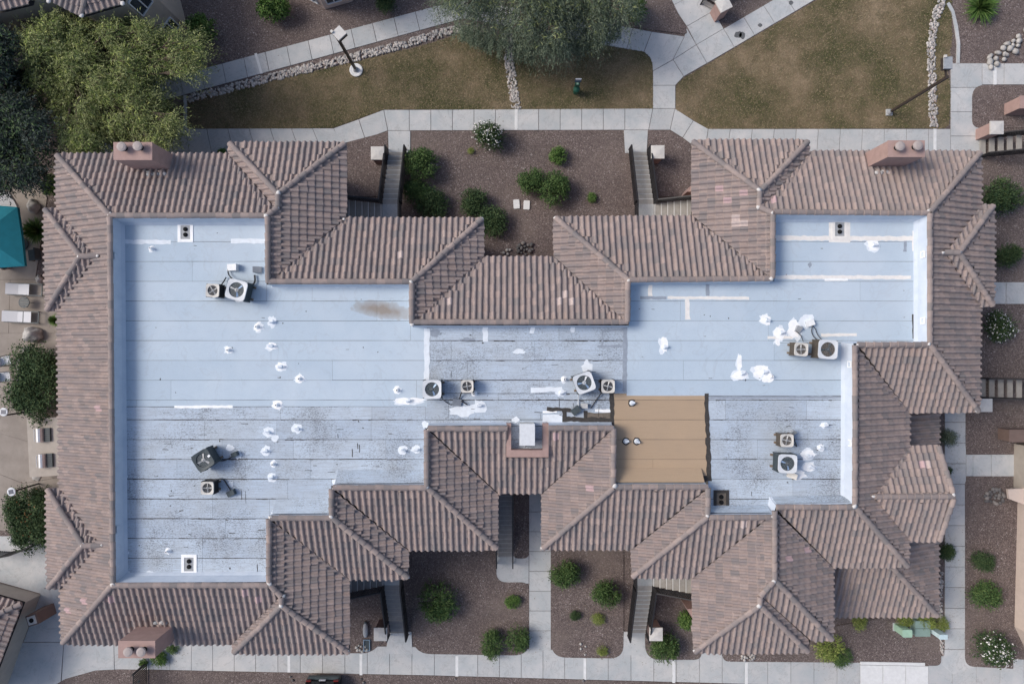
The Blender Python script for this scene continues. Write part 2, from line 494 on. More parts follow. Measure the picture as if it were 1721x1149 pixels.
RN = np.random.default_rng(11)
def grass(poly, n):
    xs = [p[0] for p in poly]; ys = [p[1] for p in poly]
    P = np.column_stack([RN.uniform(min(xs), max(xs), n * 2), RN.uniform(max(-20, min(ys)), max(ys), n * 2)])
    P = np.array([p for p in P if in_poly(p[0], p[1], poly)][:n])
    m = len(P); s = H / K
    base = np.column_stack([(P[:, 0] - CX) * s, (CY - P[:, 1]) * s, np.full(m, .025)])
    a = RN.uniform(0, 2 * np.pi, m); w = RN.uniform(.010, .030, m); h = RN.uniform(.02, .06, m); ln = RN.uniform(.03, .12, m)
    dx = np.column_stack([np.cos(a), np.sin(a), 0 * a]); dy = np.column_stack([-np.sin(a), np.cos(a), 0 * a])
    v0 = base - dx * w[:, None]; v1 = base + dx * w[:, None]; v2 = base + dy * ln[:, None]; v2[:, 2] += h
    V = np.stack([v0, v1, v2], 1).reshape(-1, 3)
    o = np_mesh('grass', V, m, 3, MAT['grass_blade'])
    return o
for k, n, lb in (('lawn', 34000, 'patchy dry lawn between the slanting sidewalk and the building'),
                 ('lawn_middle', 14000, 'brown lawn around the green pet waste post'),
                 ('lawn_right', 40000, 'wide dry lawn at the upper right with the leaning lamp post')):
    tag(grass(LAWNS[k], n), lb, 'grass', kind='stuff')

# sidewalks: every slab a piece of its own
class Walk:
    def __init__(self, name):
        self.o = bpy.data.objects.new(name, None); col.objects.link(self.o); self.o['kind'] = 'structure'
        XF[self.o] = (Vector((0, 0, 0)), 0.0)
    def slab(self, poly, z=.04, mat='concrete', gap=.014, name='slab'):
        pts = [at(x, y, 0) for x, y in poly]
        c = sum(pts, Vector((0, 0, 0))) / len(pts)
        q = [p + (c - p).normalized() * gap * 1.4 for p in pts]
        zz = z + R.uniform(-.003, .003)
        mb = MB(); mb.prism(q, -.08, zz)
        mb.build(name, MAT[mat], self.o)
        return self
    def strip(self, a0, a1, b0, b1, n, z=.04, mat='concrete', cuts=None, jog=0.0):
        """slabs between edge a (a0 to a1) and edge b (b0 to b1)"""
        ts = cuts or [i / n for i in range(n + 1)]
        L = lambda p, q, t: (p[0] + (q[0] - p[0]) * t, p[1] + (q[1] - p[1]) * t)
        for t0, t1 in zip(ts[:-1], ts[1:]):
            self.slab([L(a0, a1, t0), L(a0, a1, t1), L(b0, b1, t1), L(b0, b1, t0)], z, mat)
        return self

w = Walk('sidewalk')        # the slanting one at the top left and its continuation under the tree
w.strip((230, 146), (770, 1), (236, 180), (778, 32), 15)
w.strip((770, 1), (870, 14), (778, 32), (868, 48), 3)
w.strip((870, 14), (1032, 42), (868, 48), (1024, 78), 4)
w.strip((1032, 42), (1095, 54), (1024, 78), (1082, 88), 2)
w = Walk('sidewalk')        # junction in front of the upper right lawn
w.slab([(1095, 54), (1150, 62), (1131, 101), (1097, 120), (1096, 108), (1092, 97), (1082, 88)])
w.slab([(1131, 101), (1149, 129), (1136, 143), (1135, 144), (1097, 144), (1097, 120)])
w.slab([(1097, 144), (1135, 144), (1135, 183), (1097, 183)])
w.slab([(1150, 62), (1154, 48), (1170, 76), (1131, 101)])
w.slab([(1131, 101), (1170, 76), (1188, 107), (1149, 129)])
w.slab([(1170, 76), (1216, 49), (1234, 80), (1188, 107)])
w.slab([(1154, 45), (1199, 19), (1216, 49), (1170, 76)])
w.slab([(1130, 10), (1178, -14), (1199, 19), (1154, 45)])
w.slab([(1118, -14), (1166, -34), (1178, -14), (1130, 10)])
w.strip((1216, 49), (1350, -29), (1234, 80), (1370, 0), 4)
for x, y, rx, ry in ((1240, 59, 7, 6), (1247, 60, 5, 7), (1277, 43, 4, 3.4), (1329, 5, 4, 4)):       # dark spill marks
    pts = [(x + math.cos(k * .52) * rx * R.uniform(.75, 1.15), y + math.sin(k * .52) * ry * R.uniform(.75, 1.15)) for k in range(12)]
    mb = MB(); mb.prism([at(a, b, 0) for a, b in pts], .03, .0475); mb.build('stain', MAT['damp_stain'], w.o)
w = Walk('sidewalk')        # along the north side
w.strip((170, 217), (561, 216), (170, 258), (580, 258), 11)
w.slab([(561, 216), (603, 201), (614, 234), (576, 258)])
w.slab([(603, 201), (645, 185), (652, 220), (614, 234)])
w.slab([(645, 185), (688, 185), (688, 220), (652, 220)]); w.strip((688, 185), (1050, 183), (688, 220), (1050, 219), 10); w.slab([(1050, 183), (1097, 183), (1090, 219), (1050, 219)])
w.slab([(1097, 183), (1134, 183), (1126, 219), (1090, 219)])
w.slab([(1134, 183), (1165, 203), (1147, 232), (1126, 219)])
w.slab([(1165, 203), (1190, 217), (1185, 250), (1163, 244), (1147, 232)])
w.strip((1190, 217), (1597, 217), (1185, 257), (1597, 257), 11)
w.slab([(652, 220), (690, 220), (690, 258), (653, 258)])
w.slab([(1048, 219), (1089, 219), (1087, 258), (1050, 258)])
w.slab([(1568, 217), (1573, 217), (1573, 257), (1568, 257)], .048, 'pale_concrete', 0, 'drain_cover')
w.slab([(865, 184), (870, 184), (870, 219), (865, 219)], .048, 'pale_concrete', 0, 'drain_cover')
w = Walk('sidewalk')        # at the upper right corner
w.strip((1597, 107), (1597, 270), (1650, 107), (1650, 270), 4)
w.strip((1650, 107), (1760, 107), (1650, 143), (1760, 143), 3)
w.slab([(1669, 107), (1674, 107), (1674, 143), (1669, 143)], .048, 'pale_concrete', 0, 'drain_cover')
w = Walk('sidewalk')        # east side
w.strip((1620, 474), (1760, 474), (1620, 511), (1760, 511), 4)
w = Walk('sidewalk')        # down the east side and across to the next house
w.strip((1587, 640), (1587, 1090), (1623, 640), (1623, 1090), 13)
w.slab([(1587, 1090), (1623, 1090), (1640, 1119), (1600, 1132), (1582, 1116)])
w.strip((1623, 763), (1704, 763), (1623, 800), (1704, 800), 2, cuts=[0, .14, .52, 1])
w = Walk('sidewalk')        # along the south side, slightly askew
for a, b, ta, tb, ba, bb, n in ((250, 430, 1092, 1096, 1124, 1128, 5), (430, 730, 1096, 1100, 1128, 1134, 8), (730, 1022, 1100, 1106, 1134, 1142, 8),
                                (1022, 1290, 1106, 1112, 1142, 1149, 7), (1290, 1445, 1112, 1116, 1149, 1154, 4)):
    w.strip((a, ta - 14), (b, tb - 14), (a, ba), (b, bb), n)
w.strip((1445, 1116), (1560, 1118), (1445, 1160), (1560, 1160), 3, mat='pale_concrete')
w.strip((1560, 1100), (1800, 1110), (1560, 1170), (1800, 1170), 6)
w.strip((889, 826), (889, 1092), (926, 826), (926, 1092), 8)
w.slab([(834, 932), (889, 932), (889, 980), (834, 980)])
w.slab([(1445, 1110), (1553, 1112), (1553, 1117), (1445, 1115)], .09, 'pale_concrete', 0, 'kerb')
for x, y0, y1 in ((486, 1097, 1130), (607, 1098, 1133), (768, 1101, 1136), (983, 1105, 1141), (1132, 1109, 1146), (1254, 1112, 1149)):
    w.slab([(x - 2.4, y0), (x + 2.4, y0), (x + 2.4, y1), (x - 2.4, y1)], .049, 'pale_concrete', 0, 'drain_cover')
w.slab([(653, 1060), (692, 1060), (694, 1098), (648, 1098)], .046)
w.slab([(1048, 1060), (1084, 1060), (1088, 1100), (1044, 1100)], .046)
w = Walk('sidewalk')        # broad apron at the lower left corner
w.slab([(-60, 900), (100, 900), (100, 985), (75, 988), (70, 997), (-60, 960)])
w.slab([(70, 988), (105, 988), (105, 1078), (40, 1078), (52, 1046), (68, 1000)])
w.slab([(-40, 1160), (10, 1100), (40, 1078), (108, 1078), (103, 1149), (100, 1190), (-40, 1190)], .046)
w.slab([(108, 1078), (192, 1080), (193, 1125), (150, 1134), (103, 1160)])
w.slab([(192, 1080), (250, 1080), (250, 1125), (193, 1125)])
# drain strip beside the slanting sidewalk
w = Walk('sidewalk')
w.slab([(428, 91), (432, 90), (442, 124), (438, 125)], .049, 'pale_concrete', 0, 'drain_cover')

# gravel beds that lap over the concrete with rounded corners
for poly, rad in (
 ([(587, 960), (652, 960), (652, 1070), (622, 1097), (587, 1097)], [0, 0, 16, 14, 0]),
 ([(692, 922), (834, 922), (834, 978), (889, 978), (889, 1101), (693, 1098)], [0, 0, 18, 14, 26, 32]),
 ([(862, 826), (889, 826), (889, 938), (862, 938)], [0, 0, 10, 10]),
 ([(926, 920), (1048, 920), (1048, 1106), (926, 1104)], [0, 0, 24, 26]),
 ([(1084, 960), (1170, 960), (1180, 1108), (1084, 1108)], [0, 0, 14, 26]),
 ([(1214, 1085), (1582, 1020), (1582, 1118), (1556, 1118), (1450, 1113), (1214, 1111)], [0, 0, 10, 0, 0, 16]),
 ([(1623, 690), (1760, 690), (1703, 763), (1623, 763)], [0, 0, 0, 14]),
 ([(1622, 800), (1703, 800), (1703, 1123), (1622, 1119)], [16, 0, 0, 16]),
 ([(1634, 143), (1800, 143), (1800, 215), (1634, 215)], [22, 0, 0, 14]),
 ([(1082, 20), (1126, -6), (1157, 58), (1060, 45)], [0, 0, 8, 0]),
 ([(580, 240), (652, 221), (652, 258), (652, 330), (580, 330)], 0),
 ([(1089, 219), (1126, 219), (1166, 246), (1166, 330), (1089, 330)], 0),
):
    sheet('gravel_bed', rounded(poly, rad), .054, MAT['gravel'], th=.04)
# dark gravel south of the sidewalk
sheet('gravel_bed', [(75, 1160), (110, 1140), (160, 1126), (200, 1124), (430, 1128), (730, 1135), (1022, 1143), (1290, 1150), (1290, 1200), (75, 1200)], .05, MAT['gravel'], th=.03)

# patio at the left
mbp = Walk('patio')
for poly in ([(-80, 290), (60, 290), (80, 330), (60, 470), (-80, 470)], [(-80, 470), (18, 470), (15, 560), (-80, 560)], [(18, 470), (110, 470), (110, 560), (15, 560)],
             [(-80, 560), (110, 560), (110, 640), (-80, 640)], [(-80, 640), (110, 640), (60, 745), (-80, 705)], [(-80, 705), (60, 745), (110, 640), (110, 800), (40, 812), (-80, 765)],
             [(-80, 765), (40, 812), (110, 800), (110, 905), (-80, 880)]):
    mbp.slab(poly, .03, 'patio', .008)
# concrete kerbs round the lawns
def kerb(name, pts, wd, z, mat='concrete'):
    o = Walk(name)
    for (a, b) in zip(pts[:-1], pts[1:]):
        A, B = at(*a), at(*b); d = (B - A).normalized(); nn = Vector((-d.y, d.x, 0)) * wd / 2
        mb = MB(); mb.prism([A - nn, B - nn + d * .01, B + nn + d * .01, A + nn], -.05, z + R.uniform(0, .003)); mb.build('kerb', MAT[mat], o.o)
kerb('lawn_kerb', [(312, 161), (312, 218)], .17, .07)
kerb('lawn_kerb', [(1592, 6), (1600, 20), (1606, 45), (1610, 75), (1609, 107)], .17, .07)

# river stones: bands far too many to count
def ico(r=1.0):
    bm = bmesh.new(); bmesh.ops.create_icosphere(bm, subdivisions=1, radius=r)
    v = np.array([p.co[:] for p in bm.verts]); f = [[q.index for q in p.verts] for p in bm.faces]; bm.free()
    return v, f
ICO_V, ICO_F = ico()
def stone_mb(mb, c, r, fl=.55):
    a = R.uniform(0, 6.28); sx, sy = r * R.uniform(.8, 1.25), r * R.uniform(.65, 1.0)
    vs = []
    for p in ICO_V:
        k = 1 + R.uniform(-.12, .12)
        x, y = rot2(p[0] * sx * k, p[1] * sy * k, a)
        vs.append((c[0] + x, c[1] + y, c[2] + p[2] * r * fl * k))
    mb.add(vs, ICO_F)
def stone_band(path, wpx, rm, label, den=1.0):
    mb = MB()
    for (a, b) in zip(path[:-1], path[1:]):
        A, B = Vector(a), Vector(b); L = (B - A).length; d = (B - A) / L; nn = Vector((-d.y, d.x))
        n = int(L * wpx * .00107 / (rm * rm * 1.0) * den)
        for i in range(n):
            p = A + d * R.uniform(0, L) + nn * R.uniform(-.5, .5) * wpx
            stone_mb(mb, at(p.x, p.y, .04 + R.uniform(0, .03)), rm * R.uniform(.65, 1.25))
    o = mb.build('river_stones', MAT['river_stone'], smooth=True)
    tag(o, label, 'stones', kind='stuff')
stone_band([(316, 166), (430, 137), (575, 101), (680, 74), (775, 46)], 13, .085, 'band of pale river stones along the slanting sidewalk')
stone_band([(853, 55), (856, 100), (861, 140), (868, 183)], 15, .075, 'strip of pale river stones splitting the two left lawns')
stone_band([(1586, -8), (1572, 30), (1565, 70), (1567, 150), (1569, 214)], 13, .08, 'strip of pale river stones crossing the right lawn')
stone_band([(1583, 960), (1580, 1000), (1583, 1100)], 6, .06, 'dark stones lining the sidewalk beside the utility boxes', .8)
def stone_pile(spots, rm, mat, label, group, name='stone'):
    for x, y in spots:
        mb = MB(); c = at(x, y, .06); stone_mb(mb, (0, 0, 0), rm * R.uniform(.75, 1.2), .7)
        o = mb.build(name, MAT[mat], smooth=True); o.location = (c.x, c.y, .045 + rm * .4)
        tag(o, label, 'stone', group)
def scatter(cx, cy, rx, ry, n):
    out = []
    for i in range(400):
        x, y = R.uniform(-1, 1), R.uniform(-1, 1)
        if x * x + y * y < 1 and all((x * rx + cx - a) ** 2 + (y * ry + cy - b) ** 2 > (rx * ry * 2.1 / n) for a, b in out): out.append((cx + x * rx, cy + y * ry))
        if len(out) >= n: break
    return out
stone_pile(scatter(882, 418, 14, 11, 14), .12, 'dark_stone', 'dark round stone in the small heap below the central courtyard shrubs', 'stones heaped in the courtyard')
stone_pile(scatter(853, 424, 7, 6, 4), .11, 'boulder', 'pale stone lying against the central eave in the courtyard', 'pale stones by the eave')
stone_pile([(1665 + i * 9.5 + R.uniform(-3, 3), 96 - i * 7 + j * 9 + R.uniform(-2, 2)) for i in range(7) for j in range(3)], .17, 'boulder', 'large grey stone in the heap at the upper right edge', 'stones at the upper right edge')
stone_pile(scatter(1672, 834, 18, 13, 24), .13, 'dark_stone', 'dark cobble in the splash bed beside the right-hand house wall', 'cobbles in the splash bed')
stone_pile(scatter(607, 1090, 10, 7, 9), .10, 'boulder', 'pale pinkish stone at the end of the downspout basin', 'stones by the downspout')
stone_pile(scatter(1258, 1104, 12, 6, 12), .10, 'river_stone', 'whitish stone in the gap of the lower right bed', 'whitish stones in the lower right bed')
stone_pile([(976, 1081), (976, 1089), (984, 1085), (983, 1099)], .09, 'boulder', 'whitish stone on the bed beside the central path', 'whitish stones beside the central path')
stone_pile([(488, 1136), (492, 1142), (607, 1140), (611, 1146), (765, 1140), (980, 1143)], .10, 'dark_stone', 'dull stone by a drain outlet south of the sidewalk', 'stones at drain outlets')

# ------------------------------------------------------------------ the apartment building
ZE, PITCH = 5.2, .4          # eave height, roof pitch
ZD = 5.85                    # flat roof
bld = thing('apartment_building', 'large building with pinkish tile roof slopes around a pale flat roof', 'building')

class Slope:
    def __init__(self, e0, e1, inside, polys, ze=ZE, pitch=PITCH):
        a, b, i = at(*e0, ze), at(*e1, ze), at(*inside, ze)
        u = (b - a).normalized(); n = Vector((-u.y, u.x, 0))
        if n.dot(i - a) < 0: n = -n
        self.o, self.u, self.n, self.ze, self.k = a, u, n, ze, pitch
        self.polys = polys
    def hit(self, px, py, lift=0.0):
        """where the ray through the pixel meets the slope"""
        d = Vector(((px - CX) / K, (CY - py) / K, -1.0))
        # (H - t) = ze + lift + k * ((t*d - o) . n)
        t = (H - self.ze - lift + self.k * self.o.dot(self.n)) / (1 + self.k * (d.x * self.n.x + d.y * self.n.y))
        return Vector((t * d.x, t * d.y, H - t))
    def ud(self, px, py):
        p = self.hit(px, py) - self.o
        return (p.dot(self.u), p.dot(self.n))
    def world(self, u, d, w=0.0):
        p = self.o + self.u * u + self.n * d
        return Vector((p.x, p.y, self.ze + self.k * d + w))

S = {}
def sl(name, *a, **k): S[name] = Slope(*a, **k)
sl('A', (95, 259), (385, 259), (250, 340), [[(95, 259), (384, 259), (462, 349), (447, 363), (184, 363)]])
sl('B', (386, 240), (580, 240), (467, 300), [[(386, 240), (580, 240), (467, 327)]])
sl('Bw', (384, 240), (384, 262), (450, 300), [[(385, 240), (384, 260), (463, 350), (467, 348), (467, 326)]])
sl('C', (582, 240), (582, 367), (500, 350), [[(581, 240), (582, 367), (467, 463), (467, 326)], [(467, 349), (467, 463), (450, 477), (449, 363)]])
sl('D', (582, 367), (812, 367), (650, 450), [[(582, 367), (811, 367), (691, 475), (451, 475)]])
sl('E', (812, 367), (813, 432), (740, 450), [[(811, 367), (813, 432), (696, 545), (692, 545), (692, 474)]])
sl('F', (813, 432), (931, 432), (870, 500), [[(813, 432), (931, 432), (1055, 543), (694, 543)]])
sl('E2', (931, 365), (931, 432), (1000, 450), [[(932, 365), (931, 432), (1052, 542), (1056, 542), (1056, 470)]])
sl('D2', (932, 365), (1163, 364), (1080, 430), [[(932, 365), (1163, 364), (1299, 469), (1057, 470)]])
sl('C2', (1163, 236), (1163, 364), (1240, 330), [[(1163, 237), (1163, 364), (1278, 455), (1278, 321)], [(1278, 347), (1278, 455), (1298, 469), (1300, 469), (1300, 358)]])
sl('B2', (1163, 236), (1358, 236), (1278, 300), [[(1163, 236), (1358, 236), (1278, 321)]])
sl('B2e', (1359, 236), (1360, 258), (1290, 300), [[(1358, 237), (1361, 257), (1281, 350), (1277, 348), (1278, 321)]])
sl('A2', (1361, 255), (1648, 255), (1450, 330), [[(1361, 256), (1648, 255), (1562, 358), (1300, 358), (1279, 349)]])
sl('R', (1648, 255), (1645, 692), (1590, 500), [[(1648, 255), (1645, 692), (1563, 578), (1563, 357)]])
sl('Re', (1670, 345), (1669, 514), (1620, 430), [[(1670, 345), (1669, 514), (1612, 425)]])
sl('Rn', (1647, 345), (1670, 345), (1650, 400), [[(1647, 345), (1670, 345), (1612, 424), (1588, 424)]])
sl('Rs', (1645, 515), (1669, 515), (1640, 450), [[(1645, 515), (1669, 515), (1612, 425), (1589, 426)]])
sl('S', (1527, 692), (1645, 692), (1540, 620), [[(1527, 693), (1645, 692), (1563, 578), (1441, 580)]])
sl('T', (1527, 692), (1526, 952), (1470, 750), [[(1527, 692), (1526, 952), (1437, 852), (1437, 579)]])
sl('U', (1526, 750), (1578, 748), (1550, 800), [[(1526, 750), (1578, 748), (1605, 834), (1468, 834)]])
sl('U2', (1527, 908), (1580, 909), (1550, 860), [[(1527, 907), (1580, 909), (1605, 835), (1468, 835)]])
sl('V', (1399, 952), (1526, 952), (1430, 900), [[(1399, 952), (1526, 952), (1437, 852), (1304, 855)]])
sl('X', (1399, 952), (1399, 1075), (1340, 980), [[(1399, 952), (1399, 1075), (1302, 974), (1302, 857)]])
sl('Y', (1163, 970), (1166, 1096), (1240, 950), [[(1163, 969), (1277, 879), (1277, 1017), (1166, 1096)], [(1277, 879), (1289, 870), (1302, 868), (1302, 975), (1277, 1003)]])
sl('Z', (1166, 1096), (1358, 1095), (1270, 1040), [[(1166, 1096), (1358, 1095), (1277, 1017)]])
sl('Zm', (1357, 1075), (1399, 1075), (1340, 1020), [[(1362, 1075), (1399, 1075), (1302, 974), (1279, 1001)]])
sl('Ze', (1358, 1075), (1358, 1095), (1290, 1030), [[(1358, 1095), (1362, 1076), (1279, 1001), (1277, 1017)]])
sl('P1', (1062, 970), (1163, 970), (1160, 900), [[(1063, 970), (1163, 970), (1288, 870), (1190, 870)]])
sl('P2', (1061, 922), (1062, 970), (1130, 890), [[(1061, 922), (1062, 970), (1190, 869), (1190, 819)]])
sl('P3', (911, 922), (1061, 922), (1000, 860), [[(912, 922), (1061, 922), (1187, 820), (1034, 820)]])
sl('P4', (911, 828), (911, 922), (980, 800), [[(911, 828), (911, 922), (1031, 819), (1031, 718)]])
sl('P5', (837, 828), (911, 828), (870, 770), [[(837, 828), (852, 828), (852, 719), (719, 719)], [(922, 818), (1030, 719), (922, 719)], [(852, 828), (911, 828), (922, 818), (922, 768), (852, 768)]])
sl('P6', (836, 828), (836, 922), (770, 800), [[(836, 828), (836, 922), (717, 819), (717, 719)]])
sl('P7', (687, 923), (836, 923), (750, 870), [[(687, 923), (836, 923), (717, 819), (560, 819)]])
sl('P8', (686, 923), (686, 971), (620, 890), [[(686, 923), (686, 971), (557, 869), (557, 819)]])
sl('P9', (587, 972), (686, 972), (560, 910), [[(587, 972), (686, 972), (557, 870), (453, 870)]])
sl('P10', (587, 972), (587, 1097), (500, 960), [[(587, 972), (587, 1097), (473, 1018), (473, 885)], [(473, 885), (473, 1002), (452, 981), (452, 870)]])
sl('P11', (393, 1097), (587, 1097), (470, 1040), [[(393, 1097), (587, 1097), (473, 1018)]])
sl('P11w', (391, 1080), (391, 1097), (460, 1040), [[(391, 1097), (391, 1080), (471, 1001), (473, 1018)]])
sl('P12', (104, 1081), (391, 1081), (250, 1000), [[(104, 1081), (391, 1081), (472, 1002), (452, 982), (188, 982)]])
sl('W', (95, 259), (104, 1081), (150, 600), [[(95, 259), (184, 362), (189, 981), (104, 1081)]])
sl('W1', (75, 350), (78, 522), (110, 430), [[(75, 350), (134, 430), (78, 522)]])
sl('W1n', (75, 350), (98, 350), (100, 400), [[(75, 350), (98, 350), (162, 430), (134, 430)]])
sl('W1s', (78, 522), (100, 522), (100, 480), [[(78, 522), (100, 522), (162, 431), (134, 431)]])
sl('W2', (79, 820), (81, 988), (110, 916), [[(79, 820), (139, 916), (81, 988)]])
sl('W2n', (79, 820), (103, 820), (100, 860), [[(79, 820), (103, 820), (170, 915), (139, 915)]])
sl('W2s', (81, 988), (103, 988), (100, 950), [[(81, 988), (103, 988), (168, 917), (139, 917)]])
LOW = 2.75
sl('L1', (1577, 690), (1577, 752), (1500, 720), [[(1577, 690), (1577, 754), (1500, 756), (1500, 690)]], ze=LOW)
sl('L2', (1398, 1035), (1576, 1035), (1450, 980), [[(1398, 1035), (1576, 1035), (1455, 905), (1398, 905)]], ze=LOW)
sl('L3', (1576, 895), (1576, 1035), (1500, 950), [[(1576, 895), (1576, 1035), (1455, 905), (1455, 895)]], ze=LOW)

tile_roof = bpy.data.objects.new('tile_roof', None); col.objects.link(tile_roof); tile_roof.parent = bld; XF[tile_roof] = XF[bld]

# one S-shaped roof tile, in (across, up the slope, above the slope)
TW, TD = .281, .338
PROF = [(0, .000), (.05, .034), (.13, .068), (.25, .092), (.38, .092), (.50, .068), (.58, .034), (.64, .002), (.82, -.006), (1.0, .000)]
def tile_arrays():
    vs = []
    for (y, add) in ((-.034, .002), (-.008, .052), (TD * 1.06, .004)):
        for t, h in PROF: vs.append(((t - .5) * TW * 1.02, y, h + add))
    n = len(PROF); fs = []
    for r in (0, 1):
        for i in range(n - 1): fs.append((r * n + i, r * n + i + 1, (r + 1) * n + i + 1, (r + 1) * n + i))
    return vs, fs
TV, TF = tile_arrays()
TVn = np.array(TV)
tile_me = bpy.data.meshes.new('roof_tile'); tile_me.from_pydata(TV, [], TF); tile_me.materials.append(MAT['tile'])
pink_me = tile_me.copy(); pink_me.materials.clear(); pink_me.materials.append(MAT['pink_tile'])
pale_me = tile_me.copy(); pale_me.materials.clear(); pale_me.materials.append(MAT['pale_tile'])
PINK = {}
for x, y, m in ((1216, 316, 'p'), (1252, 324, 'p'), (1229, 337, 'p'), (1242, 367, 'q'), (1236, 377, 'q'), (1249, 377, 'q'), (1302, 333, 'p'), (1045, 447, 'p'), (166, 341, 'p'), (98, 395, 'p'),
                (163, 688, 'p'), (145, 1016, 'p'), (121, 1031, 'p'), (188, 1001, 'p'), (413, 993, 'p'), (437, 1000, 'p'), (940, 730, 'p'), (992, 822, 'p'), (1320, 938, 'p'), (1361, 922, 'p'),
                (1551, 787, 'p'), (1560, 787, 'q'), (942, 507, 'q'), (951, 500, 'q'), (964, 507, 'q'), (758, 507, 'q'), (672, 430, 'q'), (1249, 880, 'q')):
    PINK[(x, y)] = m

def side(p, a, b): return (b[0] - a[0]) * (p[1] - a[1]) - (b[1] - a[1]) * (p[0] - a[0])
whole, part_v, part_f = [], [], []      # whole tiles: (slope, u, d); cut tiles: geometry
def lay(name, s, whole=whole, part_v=part_v, part_f=part_f):
    for pi, poly in enumerate(s.polys):
        q = [s.ud(*p) for p in poly]
        shared = set()                                   # px x of vertical joints with another piece of the same slope
        for pj, other in enumerate(s.polys):
            if pj != pi: shared |= {p[0] for p in other if sum(1 for r in other if r[0] == p[0]) > 1} & {p[0] for p in poly if sum(1 for r in poly if r[0] == p[0]) > 1}
        lines = [(s.ud(x, 500), s.ud(x, 900)) for x in shared]
        ar = sum(q[i - 1][0] * q[i][1] - q[i][0] * q[i - 1][1] for i in range(len(q)))
        if ar < 0: q = q[::-1]
        E = [(q[i], q[(i + 1) % len(q)]) for i in range(len(q))]
        u0, u1 = min(p[0] for p in q), max(p[0] for p in q)
        d1 = max(p[1] for p in q)
        cut = bmesh.new(); any_cut = False
        for j in range(0, int(d1 / TD) + 2):
            for i in range(int(u0 / TW) - 1, int(u1 / TW) + 2):
                u, d = (i + .5) * TW, j * TD
                cs = [(u - TW / 2, d + .02), (u + TW / 2, d + .02), (u + TW / 2, d + TD), (u - TW / 2, d + TD)]
                mins = [min(side(c, a, b) / max(1e-6, math.dist(a, b)) for c in cs) for a, b in E]
                maxs = [max(side(c, a, b) / max(1e-6, math.dist(a, b)) for c in cs) for a, b in E]
                if min(maxs) < .03: continue
                ju, jd, jw, ja = R.gauss(0, .005), R.gauss(0, .007), R.gauss(0, .003), R.gauss(0, .010)
                if R.random() < .02: jd -= R.uniform(.02, .05); ja *= 3
                if min(mins) >= -.015: whole.append((name, u + ju, d + jd, jw, ja))
                else:
                    b = [cut.verts.new((v[0] + u + ju, v[1] + d + jd, v[2] + jw)) for v in TV]
                    for f in TF: cut.faces.new([b[k] for k in f])
                    any_cut = True
        if any_cut:
            for a, b in E:
                dx, dy = b[0] - a[0], b[1] - a[1]; L = math.hypot(dx, dy)
                if L < 1e-6: continue
                if max(a[1], b[1]) < .15: continue        # the eave edge keeps its scallops
                nx, ny = dy / L, -dx / L
                inner = any(abs(side(a, p, r)) / math.dist(p, r) < .02 and abs(side(b, p, r)) / math.dist(p, r) < .02 for p, r in lines)
                gp = -.0005 if inner else .01
                g = cut.verts[:] + cut.edges[:] + cut.faces[:]
                if g: bmesh.ops.bisect_plane(cut, geom=g, plane_co=(a[0] - nx * gp, a[1] - ny * gp, 0), plane_no=(nx, ny, 0), clear_outer=True)
            cut.verts.index_update()
            b0 = len(part_v)
            for v in cut.verts: part_v.append(s.world(*v.co)[:])
            for f in cut.faces: part_f.append([v.index + b0 for v in f.verts])
        cut.free()
for k, s in S.items(): lay(k, s)

def tile_matrix(t):
    s = S[t[0]]
    p = s.world(t[1], t[2], t[3])
    up = Vector((s.n.x, s.n.y, s.k))
    x = Vector(s.u)
    if s.u.cross(s.n).z < 0: x = -x
    nz = x.cross(up).normalized()
    L = up.length; c, q = math.cos(t[4]), math.sin(t[4])
    x2 = x * c + up / L * q; u2 = (up / L * c - x * q) * L
    return Matrix(((x2.x, u2.x, nz.x, p.x), (x2.y, u2.y, nz.y, p.y), (x2.z, u2.z, nz.z, p.z), (0, 0, 0, 1)))

def to_px(p):
    s = K / (H - p.z); return (CX + p.x * s, CY - p.y * s)

special, rest = [], []
for t in whole:
    c = to_px(S[t[0]].world(t[1], t[2] + TD / 2, .05))
    near = [k for k in PINK if abs(k[0] - c[0]) < 5.6 and abs(k[1] - c[1]) < 6.5]
    if near:
        special.append((t, PINK.pop(near[0])))
    else:
        s = S[t[0]]
        q = s.world(t[1], t[2] + TD / 2); dirv = (Vector((0, 0, H)) - q).normalized()
        nrm = Vector((-s.k * s.n.x, -s.k * s.n.y, 1)).normalized()
        rest.append((-nrm.dot(dirv) / (H - q.z) ** 2, t))
rest.sort(key=lambda a: a[0])
single = [t for _, t in rest[:300 - len(special)]]
mass = [t for _, t in rest[300 - len(special):]]
for t, m in special:
    o = link('roof_tile', pink_me if m == 'p' else pale_me, tile_roof, mw=tile_matrix(t))
    o['label'] = 'pink replacement tile' if m == 'p' else 'pale replacement tile'
for t in single: link('roof_tile', tile_me, tile_roof, mw=tile_matrix(t))
n1 = len(TV)
V = np.empty((len(mass) * n1, 3))
for i, t in enumerate(mass):
    M = np.array(tile_matrix(t)); V[i * n1:(i + 1) * n1] = TVn @ M[:3, :3].T + M[:3, 3]
F = [[k + i * n1 for k in f] for i in range(len(mass)) for f in TF]
b0 = len(V)
me = bpy.data.meshes.new('roof_tiles')
me.from_pydata(np.vstack([V, np.array(part_v)]).tolist(), [], F + [[k + b0 for k in f] for f in part_f])
me.materials.append(MAT['tile']); me.update()
link('roof_tiles', me, tile_roof, 'stuff')

# battens and boards under the tiles
mb = MB()
for k, s in S.items():
    for poly in s.polys:
        q = [s.hit(*p) + Vector((0, 0, -.006)) for p in poly]
        mb.add(q, [tuple(range(len(q)))])
        lo = [p - Vector((0, 0, .13)) for p in q]
        mb.add(lo, [tuple(range(len(q)))[::-1]])
mb.build('underlay', MAT['underlay'], tile_roof)

